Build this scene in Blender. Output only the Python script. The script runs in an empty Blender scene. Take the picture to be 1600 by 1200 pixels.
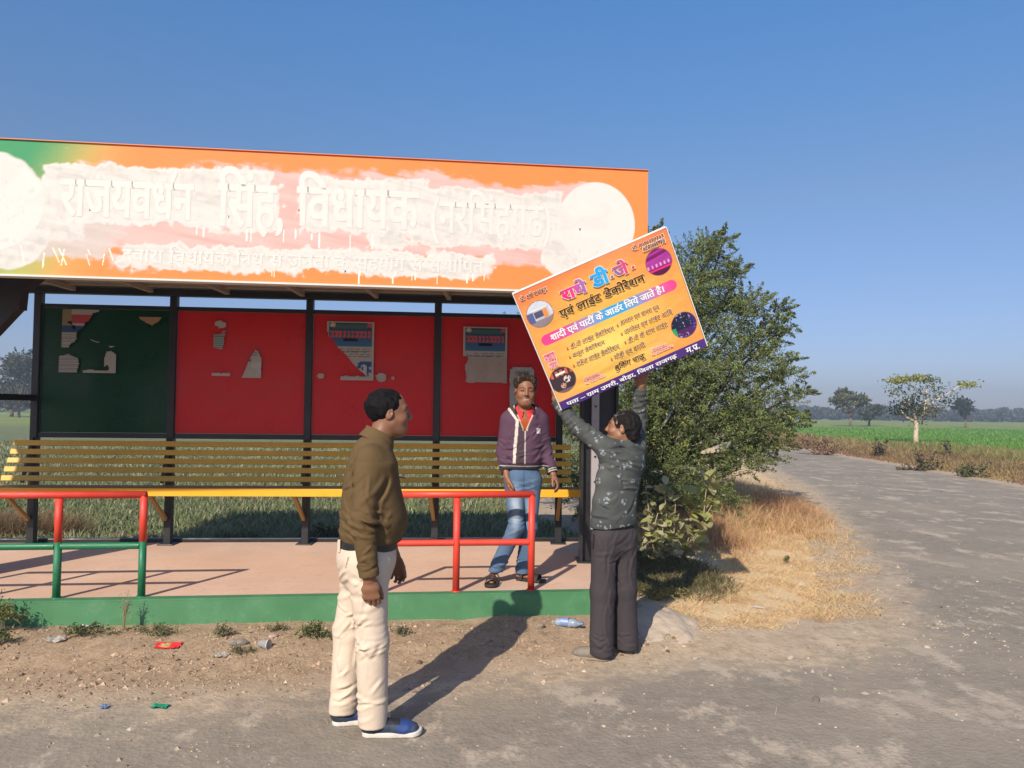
import bpy, math, random
import numpy as np
from mathutils import Vector, Matrix
R_ = math.radians
rng = np.random.default_rng(7)
random.seed(7)
sc = bpy.context.scene
COL = sc.collection

# ------------------------------------------------------------------ camera
_p, _r = R_(2.0), R_(0.72)
_d = Vector((0, math.cos(_p), math.sin(_p)))
_x = Vector((1, 0, 0)); _u = _x.cross(_d)
_x2 = _x * math.cos(_r) + _u * math.sin(_r)
_u2 = -_x * math.sin(_r) + _u * math.cos(_r)
cam = bpy.data.cameras.new('camera'); cam.lens = 27.0; cam.sensor_width = 36.0
cam.clip_start = 0.05; cam.clip_end = 6000
cam_o = bpy.data.objects.new('camera', cam); COL.objects.link(cam_o)
m = Matrix.Identity(4)
for i, v in enumerate((_x2, _u2, -_d)):
    for k in range(3): m[k][i] = v[k]
m.translation = Vector((0, 0, 1.62))
cam_o.matrix_world = m
sc.camera = cam_o
# ------------------------------------------------------------------ sky and sun
EL, AZ = 34.8, 22.7                       # light travels towards +Y, 22.7 degrees to the right
w = bpy.data.worlds.new('World'); sc.world = w; w.use_nodes = True
nt = w.node_tree; bg = nt.nodes['Background']
sky = nt.nodes.new('ShaderNodeTexSky'); sky.sky_type = 'NISHITA'; sky.sun_disc = False
sky.sun_elevation = R_(EL); sky.sun_rotation = R_(180 + AZ)
sky.air_density = 1.0; sky.dust_density = .75; sky.ozone_density = 2.5; sky.altitude = 300
hs = nt.nodes.new('ShaderNodeHueSaturation'); hs.inputs['Saturation'].default_value = 1.22
nt.links.new(sky.outputs[0], hs.inputs['Color']); 
_tc = nt.nodes.new('ShaderNodeTexCoord'); _sx = nt.nodes.new('ShaderNodeSeparateXYZ'); _cr = nt.nodes.new('ShaderNodeValToRGB'); _mu = nt.nodes.new('ShaderNodeMix')
_mu.data_type = 'RGBA'; _mu.blend_type = 'MULTIPLY'; _mu.inputs['Factor'].default_value = 1; _mu.clamp_result = False
nt.links.new(_tc.outputs['Generated'], _sx.inputs[0]); nt.links.new(_sx.outputs['Z'], _cr.inputs[0])
_cr.color_ramp.elements[0].position = .03; _cr.color_ramp.elements[0].color = (.41, .425, .62, 1)
_cr.color_ramp.elements[1].position = .47; _cr.color_ramp.elements[1].color = (.92, .96, 1.0, 1)
_e = _cr.color_ramp.elements.new(.27); _e.color = (.90, .715, .69, 1)
nt.links.new(hs.outputs[0], _mu.inputs['A']); nt.links.new(_cr.outputs[0], _mu.inputs['B']); nt.links.new(_mu.outputs['Result'], bg.inputs[0])
bg.inputs[1].default_value = 0.15
sun = bpy.data.lights.new('sun', 'SUN'); sun.energy = 5.0; sun.angle = R_(0.55); sun.color = (1.0, 0.905, 0.77)
sun_o = bpy.data.objects.new('sun', sun); COL.objects.link(sun_o)
sd = Vector((math.sin(R_(AZ)) * math.cos(R_(EL)), math.cos(R_(AZ)) * math.cos(R_(EL)), -math.sin(R_(EL))))
sun_o.rotation_euler = sd.to_track_quat('-Z', 'Y').to_euler(); sun_o.location = (-5, -10, 12)
sc.view_settings.view_transform = 'Standard'; sc.view_settings.look = 'None'
sc.view_settings.exposure = 0.17; sc.view_settings.gamma = 1.0
try: sc.view_settings.use_curve_mapping = False
except Exception: pass
sc.render.engine = 'CYCLES'
sc.cycles.max_bounces = 8; sc.cycles.diffuse_bounces = 4; sc.cycles.transparent_max_bounces = 8
sc.cycles.volume_bounces = 0

# ------------------------------------------------------------------ noise
def _hash(ix, iy, iz, s):
    h = (ix * 374761393 + iy * 668265263 + iz * 2147483647 % 1274126177 + s * 974634777).astype(np.int64) & 0xffffffff
    h = ((h ^ (h >> 13)) * 1274126177) & 0xffffffff
    h = h ^ (h >> 16)
    return (h & 0xffff) / 65535.0
def noise3(P, s=0):
    P = np.asarray(P, float); i = np.floor(P).astype(np.int64); f = P - i
    f = f * f * (3 - 2 * f)
    x, y, z = i[..., 0], i[..., 1], i[..., 2] * 57
    def H(a, b, c): return _hash(x + a, y + b, z + 57 * c, s)
    fx, fy, fz = f[..., 0], f[..., 1], f[..., 2]
    a = H(0,0,0)*(1-fx)+H(1,0,0)*fx; b = H(0,1,0)*(1-fx)+H(1,1,0)*fx
    c = H(0,0,1)*(1-fx)+H(1,0,1)*fx; d = H(0,1,1)*(1-fx)+H(1,1,1)*fx
    return ((a*(1-fy)+b*fy)*(1-fz) + (c*(1-fy)+d*fy)*fz) * 2 - 1
def noise2(x, y, s=0):
    ix = np.floor(x).astype(np.int64); iy = np.floor(y).astype(np.int64)
    fx = x - ix; fy = y - iy; fx = fx*fx*(3-2*fx); fy = fy*fy*(3-2*fy); z = ix * 0
    return ((_hash(ix,iy,z,s)*(1-fx)+_hash(ix+1,iy,z,s)*fx)*(1-fy) + (_hash(ix,iy+1,z,s)*(1-fx)+_hash(ix+1,iy+1,z,s)*fx)*fy)*2-1
def fbm2(x, y, o=4, s=0):
    t = 0; a = 1; n = 0
    for k in range(o):
        t = t + a * noise2(x * 2**k + 13.1 * k, y * 2**k + 7.7 * k, s + k); n += a; a *= .5
    return t / n
def sstep(a, b, x):
    t = np.clip((x - a) / (b - a), 0, 1); return t * t * (3 - 2 * t)

# ------------------------------------------------------------------ object helpers
def props(o, label=None, cat=None, group=None, kind=None):
    if label: o['label'] = label
    if cat: o['category'] = cat
    if group: o['group'] = group
    if kind: o['kind'] = kind
    return o
def empty(name, loc=(0, 0, 0), label=None, cat=None, group=None, rz=0):
    o = bpy.data.objects.new(name, None); COL.objects.link(o); o.location = loc; o.rotation_euler = (0, 0, rz)
    o.empty_display_size = .1
    return props(o, label, cat, group)
def link(name, me, parent=None, inv=True):
    o = bpy.data.objects.new(name, me); COL.objects.link(o)
    if parent is not None:
        o.parent = parent
        if inv: o.matrix_parent_inverse = full_matrix(parent).inverted()
    return o
def full_matrix(o):
    mw = Matrix.Translation(o.location) @ o.rotation_euler.to_matrix().to_4x4()
    if o.parent: mw = full_matrix(o.parent) @ o.matrix_parent_inverse @ mw
    return mw
def np_mesh(name, V, F, mat=None, colors=None, smooth=False, attrs=None):
    """V (n,3); F an (m,k) array or a list of such arrays"""
    V = np.asarray(V, np.float32)
    Fs = [np.asarray(F, np.int32)] if isinstance(F, np.ndarray) else [np.asarray(f, np.int32) for f in F if len(f)]
    me = bpy.data.meshes.new(name)
    me.vertices.add(len(V)); me.vertices.foreach_set('co', V.ravel())
    nl = sum(f.size for f in Fs); npoly = sum(len(f) for f in Fs)
    me.loops.add(nl); me.polygons.add(npoly)
    me.loops.foreach_set('vertex_index', np.concatenate([f.ravel() for f in Fs]))
    tot = np.concatenate([np.full(len(f), f.shape[1], np.int32) for f in Fs])
    st = np.concatenate([[0], np.cumsum(tot)[:-1]]).astype(np.int32)
    me.polygons.foreach_set('loop_start', st)
    try: me.polygons.foreach_set('loop_total', tot)
    except Exception: pass
    me.polygons.foreach_set('use_smooth', np.full(npoly, bool(smooth)))
    me.update(calc_edges=True)
    if colors is not None:
        a = me.color_attributes.new('Col', 'FLOAT_COLOR', 'POINT')
        c = np.ones((len(V), 4), np.float32); c[:, :3] = colors
        a.data.foreach_set('color', c.ravel())
    for k, v in (attrs or {}).items():
        a = me.attributes.new(k, 'FLOAT', 'POINT'); a.data.foreach_set('value', np.asarray(v, np.float32))
    if mat: me.materials.append(mat)
    return me
def mesh_obj(name, V, F, mat=None, parent=None, **k):
    return link(name, np_mesh(name, V, F, mat, **k), parent)

class MB:
    """collects simple solids into one mesh"""
    def __init__(s): s.V = []; s.Q = []; s.T = []; s.n = 0
    def add(s, V, Q=(), T=()):
        s.V += [tuple(v) for v in V]
        s.Q += [tuple(i + s.n for i in q) for q in Q]; s.T += [tuple(i + s.n for i in t) for t in T]; s.n += len(V)
        return s
    def box8(s, c):      # 8 corners: bottom 4 ccw, top 4 ccw
        return s.add(c, [(3,2,1,0),(4,5,6,7),(0,1,5,4),(1,2,6,5),(2,3,7,6),(3,0,4,7)])
    def box(s, a, b, bev=0):
        (x0,y0,z0),(x1,y1,z1) = a, b
        return s.box8([(x0,y0,z0),(x1,y0,z0),(x1,y1,z0),(x0,y1,z0),(x0,y0,z1),(x1,y0,z1),(x1,y1,z1),(x0,y1,z1)])
    def bar(s, a, b, wu, wv, up=(0,0,1)):   # rectangular bar, wu across, wv along the up-ish direction
        a, b = Vector(a), Vector(b); d = (b - a).normalized(); u = Vector(up)
        if abs(d.dot(u)) > .98: u = Vector((0, 1, 0))
        x = d.cross(u).normalized(); y = x.cross(d).normalized()
        c = []
        for p in (a, b):
            for sx, sy in ((-1,-1),(1,-1),(1,1),(-1,1)): c.append(p + x * sx * wu / 2 + y * sy * wv / 2)
        return s.box8(c)
    def tube(s, pts, rad, n=10, caps=True):
        pts = [Vector(p) for p in pts]
        if not hasattr(rad, '__len__'): rad = [rad] * len(pts)
        base = s.n; V = []; ref = Vector((0.3, 0.9, 0.31)).normalized()
        for i, p in enumerate(pts):
            d = (pts[min(i+1, len(pts)-1)] - pts[max(i-1, 0)]).normalized()
            x = d.cross(ref)
            if x.length < .1: x = d.cross(Vector((1,0,0)))
            x.normalize(); y = d.cross(x)
            for k in range(n):
                t = 2 * math.pi * k / n; V.append(p + (x * math.cos(t) + y * math.sin(t)) * rad[i])
        Q = [(i*n+k, i*n+(k+1)%n, (i+1)*n+(k+1)%n, (i+1)*n+k) for i in range(len(pts)-1) for k in range(n)]
        T = []
        if caps:
            for i, sg in ((0, 1), (len(pts)-1, -1)):
                V.append(pts[i]); ci = len(V) - 1
                for k in range(n):
                    a_, b_ = i*n+k, i*n+(k+1)%n
                    T.append((ci, b_, a_) if sg > 0 else (ci, a_, b_))
        return s.add(V, Q, T)
    def build(s, name, mat, parent=None, bevel=0, smooth=False, inv=True):
        me = bpy.data.meshes.new(name); me.from_pydata([tuple(v) for v in s.V], [], [list(q) for q in s.Q] + [list(t) for t in s.T])
        if smooth: me.polygons.foreach_set('use_smooth', np.ones(len(me.polygons), bool))
        me.update()
        if mat: me.materials.append(mat)
        if bevel:
            import bmesh
            bm = bmesh.new(); bm.from_mesh(me)
            es = [e for e in bm.edges if len(e.link_faces) == 2 and e.calc_face_angle(0) > .6]
            bmesh.ops.bevel(bm, geom=es, offset=bevel, segments=2, affect='EDGES', profile=.5)
            bm.to_mesh(me); bm.free()
        return link(name, me, parent, inv)

# ------------------------------------------------------------------ materials
def mat(name, col=(.5,.5,.5), rough=.7, var=.12, scale=8, bump=.0, bscale=60, vcol=False, metal=0, spec=.5,
        col2=None, detail=6, dist=None, sss=0, transl=0, bdist=.004, obj=True):
    m = bpy.data.materials.new(name); m.use_nodes = True
    n = m.node_tree.nodes; l = m.node_tree.links; b = n['Principled BSDF']
    b.inputs['Roughness'].default_value = rough; b.inputs['Metallic'].default_value = metal
    b.inputs['Specular IOR Level'].default_value = spec
    tc = n.new('ShaderNodeTexCoord'); co = tc.outputs['Object']
    if vcol:
        a = n.new('ShaderNodeAttribute'); a.attribute_name = 'Col'; src = a.outputs['Color']
    else:
        r = n.new('ShaderNodeRGB'); r.outputs[0].default_value = (*col, 1); src = r.outputs[0]
    nz = n.new('ShaderNodeTexNoise'); nz.inputs['Scale'].default_value = scale; nz.inputs['Detail'].default_value = detail
    nz.inputs['Roughness'].default_value = .62
    l.new(co, nz.inputs['Vector'])
    mr = n.new('ShaderNodeMapRange'); mr.inputs['From Min'].default_value = .25; mr.inputs['From Max'].default_value = .75
    if col2 is not None:
        mx = n.new('ShaderNodeMix'); mx.data_type = 'RGBA'
        l.new(nz.outputs[0], mr.inputs[0]); l.new(mr.outputs[0], mx.inputs['Factor'])
        l.new(src, mx.inputs['A']); mx.inputs['B'].default_value = (*col2, 1); src = mx.outputs['Result']
    elif var:
        mr.inputs['To Min'].default_value = 1 - var; mr.inputs['To Max'].default_value = 1 + var
        l.new(nz.outputs[0], mr.inputs[0])
        vm = n.new('ShaderNodeVectorMath'); vm.operation = 'SCALE'
        l.new(src, vm.inputs[0]); l.new(mr.outputs[0], vm.inputs['Scale']); src = vm.outputs[0]
    l.new(src, b.inputs['Base Color'])
    if bump:
        nb = n.new('ShaderNodeTexNoise'); nb.inputs['Scale'].default_value = bscale; nb.inputs['Detail'].default_value = 5
        l.new(co, nb.inputs['Vector'])
        bp = n.new('ShaderNodeBump'); bp.inputs['Strength'].default_value = bump; bp.inputs['Distance'].default_value = bdist
        l.new(nb.outputs[0], bp.inputs['Height']); l.new(bp.outputs[0], b.inputs['Normal'])
    if sss:
        b.inputs['Subsurface Weight'].default_value = sss; b.inputs['Subsurface Scale'].default_value = .01
        b.inputs['Subsurface Radius'].default_value = (1, .35, .2)
    if transl:
        t = n.new('ShaderNodeBsdfTranslucent'); ms = n.new('ShaderNodeMixShader'); ms.inputs[0].default_value = transl
        l.new(src, t.inputs['Color']); l.new(b.outputs[0], ms.inputs[1]); l.new(t.outputs[0], ms.inputs[2])
        l.new(ms.outputs[0], n['Material Output'].inputs['Surface'])
    return m
class NodeKit:
    def __init__(s, m): s.m = m; s.n = m.node_tree.nodes; s.l = m.node_tree.links; s.tc = s.n.new('ShaderNodeTexCoord').outputs['Object']
    def noise(s, scale, detail=5, vec=None, rough=.6, sx=None):
        t = s.n.new('ShaderNodeTexNoise'); t.inputs['Scale'].default_value = scale; t.inputs['Detail'].default_value = detail; t.inputs['Roughness'].default_value = rough
        v = vec or s.tc
        if sx:
            mp = s.n.new('ShaderNodeMapping'); mp.inputs['Scale'].default_value = sx; s.l.new(v, mp.inputs[0]); v = mp.outputs[0]
        s.l.new(v, t.inputs['Vector']); return t.outputs[0]
    def rng(s, x, a, b, c=0, d=1):
        t = s.n.new('ShaderNodeMapRange'); t.inputs[1].default_value = a; t.inputs[2].default_value = b; t.inputs[3].default_value = c; t.inputs[4].default_value = d
        s.l.new(x, t.inputs[0]); return t.outputs[0]
    def mix(s, f, a, b):
        t = s.n.new('ShaderNodeMix'); t.data_type = 'RGBA'
        for k, v in (('Factor', f), ('A', a), ('B', b)):
            if isinstance(v, tuple): t.inputs[k].default_value = (*v, 1)
            elif isinstance(v, float): t.inputs[k].default_value = v
            else: s.l.new(v, t.inputs[k])
        return t.outputs['Result']
    def math(s, op, a, b=None):
        t = s.n.new('ShaderNodeMath'); t.operation = op
        for i, v in enumerate((a, b)):
            if v is None: continue
            if isinstance(v, (int, float)): t.inputs[i].default_value = v
            else: s.l.new(v, t.inputs[i])
        return t.outputs[0]
    def attr(s, name):
        t = s.n.new('ShaderNodeAttribute'); t.attribute_name = name; return t
    def bump(s, h, strength, dist, nrm=None):
        t = s.n.new('ShaderNodeBump'); t.inputs['Strength'].default_value = strength; t.inputs['Distance'].default_value = dist
        s.l.new(h, t.inputs['Height'])
        if nrm: s.l.new(nrm, t.inputs['Normal'])
        return t.outputs[0]
def ground_mat(name):
    m = bpy.data.materials.new(name); m.use_nodes = True; k = NodeKit(m); b = k.n['Principled BSDF']
    b.inputs['Roughness'].default_value = .95; b.inputs['Specular IOR Level'].default_value = .15
    asp = k.attr('asphalt').outputs['Fac']; straw = k.attr('straw').outputs['Fac']; grn = k.attr('green').outputs['Fac']; red = k.attr('loam').outputs['Fac']
    n1 = k.noise(.9, 6); n2 = k.noise(9, 7, rough=.7); n3 = k.noise(70, 4, rough=.7); n4 = k.noise(2.6, 8, rough=.75)
    v = k.n.new('ShaderNodeTexVoronoi'); v.inputs['Scale'].default_value = 38; k.l.new(k.tc, v.inputs['Vector'])
    dust = k.mix(k.rng(n1, .3, .7), (.44, .34, .235), (.52, .41, .29))
    dust = k.mix(k.rng(n2, .42, .72), dust, (.30, .22, .145))
    dust = k.mix(k.rng(n3, .55, .75, 0, .6), dust, (.55, .46, .35))
    loam = k.mix(k.rng(n2, .35, .68), (.28, .19, .12), (.43, .31, .20))
    loam = k.mix(k.rng(n3, .5, .72, 0, .7), loam, (.52, .40, .28))
    dust = k.mix(red, dust, loam)
    tar = k.mix(k.rng(n2, .35, .7), (.225, .19, .148), (.31, .262, .205))
    tar = k.mix(k.rng(n3, .56, .78, 0, .8), tar, (.44, .375, .29))
    tar = k.mix(k.rng(v.outputs['Distance'], 0., .28, .45, 0), tar, (.175, .15, .115))
    # pale worn patches, stretched along the lane
    n5 = k.noise(1.7, 9, rough=.74, sx=(1.15, .75, 1))
    tar = k.mix(k.rng(n5, .53, .60, 0, .8), tar, (.50, .41, .31))
    n6 = k.noise(.55, 4); tar = k.mix(k.rng(n6, .45, .68, 0, .7), tar, (.36, .295, .22))
    f = k.math('ADD', asp, k.rng(n4, .25, .75, -.42, .42)); f = k.math('ADD', f, k.rng(n2, .3, .7, -.15, .15)); f = k.rng(f, .35, .75)
    col = k.mix(f, dust, tar)
    st = k.mix(k.rng(n3, .35, .65), (.58, .42, .24), (.74, .54, .31))
    f2 = k.rng(k.math('ADD', straw, k.rng(n2, .25, .75, -.4, .4)), .35, .7)
    col = k.mix(f2, col, st)
    gr = k.mix(k.rng(n3, .3, .7), (.05, .075, .022), (.10, .135, .04))
    gr = k.mix(k.rng(n4, .5, .75, 0, .6), gr, (.16, .14, .06))
    f3 = k.rng(k.math('ADD', grn, k.rng(n2, .25, .75, -.3, .3)), .35, .65)
    col = k.mix(f3, col, gr)
    k.l.new(col, b.inputs['Base Color'])
    h = k.math('ADD', k.math('MULTIPLY', n2, 1.0), k.math('MULTIPLY', n3, .5))
    k.l.new(k.bump(h, .5, .012, k.bump(v.outputs['Distance'], .35, .008)), b.inputs['Normal'])
    return m
M_ground = ground_mat('ground surface')
def field_mat():
    m = bpy.data.materials.new('young crop'); m.use_nodes = True; k = NodeKit(m); b = k.n['Principled BSDF']
    b.inputs['Roughness'].default_value = 1; b.inputs['Specular IOR Level'].default_value = .05
    n1 = k.noise(.12, 5); n2 = k.noise(1.8, 6, sx=(1, .4, 1)); n3 = k.noise(14, 5)
    tint = k.attr('tint').outputs['Fac']
    a = k.mix(k.rng(n1, .35, .65), (.145, .23, .04), (.19, .275, .055))
    a = k.mix(k.rng(n3, .3, .7, 0, .6), a, (.09, .17, .035))
    p = k.mix(k.rng(n2, .35, .65), (.19, .215, .115), (.245, .265, .145))
    p = k.mix(k.rng(n3, .4, .75, 0, .6), p, (.14, .155, .08))
    c = k.mix(tint, a, p)
    far = k.attr('far').outputs['Fac']
    c = k.mix(far, c, k.mix(k.rng(n1, .4, .6), (.27, .32, .10), (.22, .28, .09)))
    k.l.new(c, b.inputs['Base Color']); k.l.new(k.bump(k.math('ADD', n3, n2), .9, .12), b.inputs['Normal'])
    return m
M_field = field_mat()

# ------------------------------------------------------------------ ground, lane and fields
ROAD = np.array([(-60,4.05),(-9,4.05),(-2.6,4.08),(-1.0,4.3),(.3,4.68),(1.3,4.95),(2.3,5.1),(3.1,5.9),(3.7,7.4),(4.35,9.3),(6.5,16),(9.05,28.5),(10.4,36),(14,62),(24,120),
                 (27.5,120),(17.2,62),(13.6,41),(12.6,26),(11.75,17.7),(10.6,11),(9.4,6),(9,0),(8,-12),(-60,-12)], float)
def poly_sd(x, y, P):
    d = np.full(x.shape, 1e9); ins = np.zeros(x.shape, bool); n = len(P)
    for i in range(n):
        ax, ay = P[i]; bx, by = P[(i+1) % n]; ex, ey = bx-ax, by-ay
        t = np.clip(((x-ax)*ex + (y-ay)*ey) / (ex*ex+ey*ey), 0, 1)
        d = np.minimum(d, (x-ax-t*ex)**2 + (y-ay-t*ey)**2)
        c = ((ay > y) != (by > y)) & (x < (bx-ax) * (y-ay) / (by-ay+1e-12) + ax); ins ^= c
    d = np.sqrt(d); return np.where(ins, d, -d)
FIELD_L = np.array([(-900,8.95),(-30,8.8),(-5.5,8.25),(.9,8.75),(1.1,9.2),(.2,12),(.8,16),(4.5,24),(6.5,30),(9.2,44),(14,70),(24,140),(60,330),(-900,330)], float)
FIELD_R = np.array([(900,10),(24,20),(21.5,26),(19.5,33),(18.5,40),(19,50),(22,66),(30,120),(66,330),(900,330)], float)
STRAW = np.array([(1.0,9.6),(.95,6.9),(1.15,5.95),(1.7,5.6),(2.4,5.75),(3.0,6.4),(3.55,7.6),(4.25,9.5),(6.2,16),(8.7,28),(8.2,29),(4,20),(1.4,13)], float)
def gz(x, y):
    x = np.asarray(x, float); y = np.asarray(y, float)
    fr = 5.82 + .126 * x
    berm = .075 * sstep(.95, .15, np.abs(np.minimum(y - fr, 0))) * sstep(2.4, 1.0, np.maximum(x - .2, 0)) * (y < 9)
    mound = .03 * np.exp(-(((x-1.05)/.2)**2 + ((y-5.75)/.28)**2))
    rough = fbm2(x*1.7, y*1.7, 4, 3) * .022 + fbm2(x*9, y*9, 2, 9) * .008
    sd = poly_sd(x, y, ROAD)
    k = 1 - .82 * sstep(-.25, .35, sd)
    near = sstep(40, 14, np.hypot(x, y))
    return berm + mound + rough * k * near - .02 * sstep(0, .4, sd) * 0
def axis(a, b, h, far, g=1.09):
    c = list(np.arange(a, b + 1e-6, h)); s = h; v = b
    up = []
    while v < far: s *= g; v += s; up.append(v)
    s = h; v = a; dn = []
    while v > -far: s *= g; v -= s; dn.append(v)
    return np.array(dn[::-1] + c + up)
gx = axis(-5.4, 7.0, .055, 2600); gy = axis(3.0, 11.5, .055, 2600)
gy = gy[gy > -120]
X, Y_ = np.meshgrid(gx, gy); x, y = X.ravel(), Y_.ravel()
SD = poly_sd(x, y, ROAD); z = gz(x, y)
fL, fR, fS = poly_sd(x, y, FIELD_L), poly_sd(x, y, FIELD_R), poly_sd(x, y, STRAW)
nx, ny = len(gx), len(gy)
I = np.arange(nx*ny).reshape(ny, nx)
Q = np.stack([I[:-1,:-1], I[:-1,1:], I[1:,1:], I[1:,:-1]], -1).reshape(-1, 4)
VV = np.stack([x, y, z], 1)
qs, ql, qr = SD[Q].mean(1), fL[Q].mean(1), fR[Q].mean(1)
is_road = (qs > -.7) & (Y_.ravel()[Q].mean(1) < 125)
is_fl = ~is_road & (ql > 0); is_fr = ~is_road & ~is_fl & (qr > 0)
asph = sstep(-.75, .7, SD); straw = sstep(-.35, .45, fS) * (1 - sstep(9.5, 14, y) * .35)
verge = sstep(0, .8, -SD) * sstep(10, 16, y) * (x > 7)
straw = np.maximum(straw, verge * .75)
loam = sstep(.15, .55, -SD) * sstep(1.3, .3, x) * sstep(8, 6, y)
green = sstep(-.5, .6, fL) + sstep(60, 200, np.hypot(x, y)) * .6
def sub(name, mask, mt, **at):
    q = Q[mask]; u, inv = np.unique(q, return_inverse=True)
    o = mesh_obj(name, VV[u], inv.reshape(-1, 4), mt, smooth=True, attrs={k: v[u] for k, v in at.items()})
    return props(o, kind='structure')
sub('ground', ~is_road & ~is_fl & ~is_fr, M_ground, asphalt=asph, straw=straw, green=green, loam=loam)
sub('road', is_road, M_ground, asphalt=asph, straw=straw*0, green=green*0, loam=loam)
hyp = np.hypot(x, y)
sub('field', is_fl | is_fr, M_field, tint=np.where(fL > 0, 1.0 - sstep(60, 130, hyp) * .6, 0.0), far=sstep(55, 90, hyp))
# ------------------------------------------------------------------ bus shelter
def paint(name, col, rough=.45, var=.1, scale=5, bump=.12, dirt=.35, dirtcol=(.28,.22,.16), spec=.5):
    m = bpy.data.materials.new(name); m.use_nodes = True; k = NodeKit(m); b = k.n['Principled BSDF']
    b.inputs['Specular IOR Level'].default_value = spec
    n1 = k.noise(scale, 6, rough=.7); n2 = k.noise(scale*9, 5, rough=.7); n3 = k.noise(scale*.35, 3)
    c = k.mix(k.rng(n1, .3, .7), tuple(v*(1-var) for v in col), tuple(min(1, v*(1+var)) for v in col))
    f = k.math('MULTIPLY', k.rng(n1, .5, .72), k.rng(n2, .42, .62)); f = k.math('MULTIPLY', f, dirt)
    c = k.mix(f, c, dirtcol)
    k.l.new(c, b.inputs['Base Color']); k.l.new(k.rng(n1, .3, .7, rough-.1, rough+.15), b.inputs['Roughness'])
    k.l.new(k.bump(k.math('ADD', n3, k.math('MULTIPLY', n2, .12)), bump, .02), b.inputs['Normal'])
    return m
M_black = paint('black enamel', (.012,.013,.016), .42, dirt=.25, dirtcol=(.06,.05,.045))
M_grey = paint('bare grey steel', (.33,.30,.31), .5, dirt=.6, dirtcol=(.12,.09,.08))
M_red = paint('red sheet', (.60,.012,.016), .36, .12, 3, .25, dirt=.5, dirtcol=(.20,.008,.012), spec=.3)
M_green_sheet = paint('green sheet', (.002,.048,.020), .3, .12, 3, .3, dirt=.4, dirtcol=(.004,.03,.012), spec=.22)
M_yellow = paint('ochre yellow paint', (.68,.40,.045), .5, .16, 6, .2, dirt=.55, dirtcol=(.22,.11,.03))
M_yellow2 = paint('bright yellow paint', (.80,.40,.02), .45, .08, 6, .1, dirt=.3, dirtcol=(.45,.25,.05))
M_brown = paint('worn seat plank', (.33,.19,.05), .6, .2, 7, .2, dirt=.6, dirtcol=(.15,.09,.04))
M_roof = paint('roof sheet underside', (.36,.30,.25), .7, .15, 4, .3, dirt=.6, dirtcol=(.16,.12,.09))
M_railred = paint('red pipe paint', (.66,.05,.026), .48, .06, 9, .05, dirt=.2, dirtcol=(.5,.12,.08))
M_railgreen = paint('green pipe paint', (.008,.15,.06), .48, .08, 9, .05, dirt=.3, dirtcol=(.2,.25,.2))
M_kerb = paint('green kerb paint', (.062,.20,.085), .6, .12, 4, .35, dirt=.5, dirtcol=(.19,.27,.19))
def pslab():
    m = bpy.data.materials.new('pink dusty concrete'); m.use_nodes = True; k = NodeKit(m); b = k.n['Principled BSDF']
    b.inputs['Roughness'].default_value = .9; b.inputs['Specular IOR Level'].default_value = .2
    n1 = k.noise(1.3, 6); n2 = k.noise(14, 6, rough=.7); n3 = k.noise(90, 3)
    c = k.mix(k.rng(n1, .3, .7), (.60,.385,.265), (.70,.48,.35)); c = k.mix(k.rng(n2, .55, .72, 0, .55), c, (.42,.33,.27))
    c = k.mix(k.rng(n2, .28, .38, .6, 0), c, (.34,.24,.18)); c = k.mix(k.rng(k.noise(.8, 7, rough=.75), .52, .66, 0, .5), c, (.50,.38,.29)); c = k.mix(k.rng(n3, .68, .74, 0, .7), c, (.16,.12,.10))
    k.l.new(c, b.inputs['Base Color']); k.l.new(k.bump(k.math('ADD', n2, n3), .35, .006), b.inputs['Normal']); return m
M_slab = pslab()
PZ = .245
def front(x): return 5.82 + .126 * x        # platform edge line
def back(x): return 8.02 + .087 * x         # back wall line

pl = empty('platform', (-2.2, 6.7, 0), 'raised concrete platform of the bus stop, dusty pink top and green painted kerb', 'platform')
def prism(name, pts, z0, z1, mt, parent, bevel=0, sub_=None):
    n = len(pts); mb = MB()
    V = [(a, b_, z0) for a, b_ in pts] + [(a, b_, z1) for a, b_ in pts]
    me = bpy.data.meshes.new(name)
    F = [list(range(n))[::-1], list(range(n, 2*n))] + [[i, (i+1) % n, n+(i+1) % n, n+i] for i in range(n)]
    me.from_pydata(V, [], F); me.materials.append(mt)
    if bevel:
        import bmesh
        bm = bmesh.new(); bm.from_mesh(me); bmesh.ops.bevel(bm, geom=list(bm.edges), offset=bevel, segments=2, affect='EDGES'); bm.to_mesh(me); bm.free()
    return link(name, me, parent)
xl, xr = -6.4, .95
prism('slab', [(xl, front(xl)+.11), (xr-.11, front(xr)+.11), (xr-.11, back(xr)+.10), (xl, back(xl)+.10)], -.3, PZ, M_slab, pl)
prism('kerb', [(xl, front(xl)), (xr, front(xr)), (xr, front(xr)+.108), (xl, front(xl)+.108)], -.3, PZ+.006, M_kerb, pl, .012)
prism('kerb', [(xr-.108, front(xr)+.111), (xr, front(xr)+.111), (xr, back(xr)+.10), (xr-.108, back(xr)+.10)], -.3, PZ+.006, M_kerb, pl, .012)
mb = MB(); mb.bar((xl, back(xl)+.135, PZ-.02), (xr, back(xr)+.135, PZ-.02), .06, .12); mb.build('back_edging', M_black, pl, .006)

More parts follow.
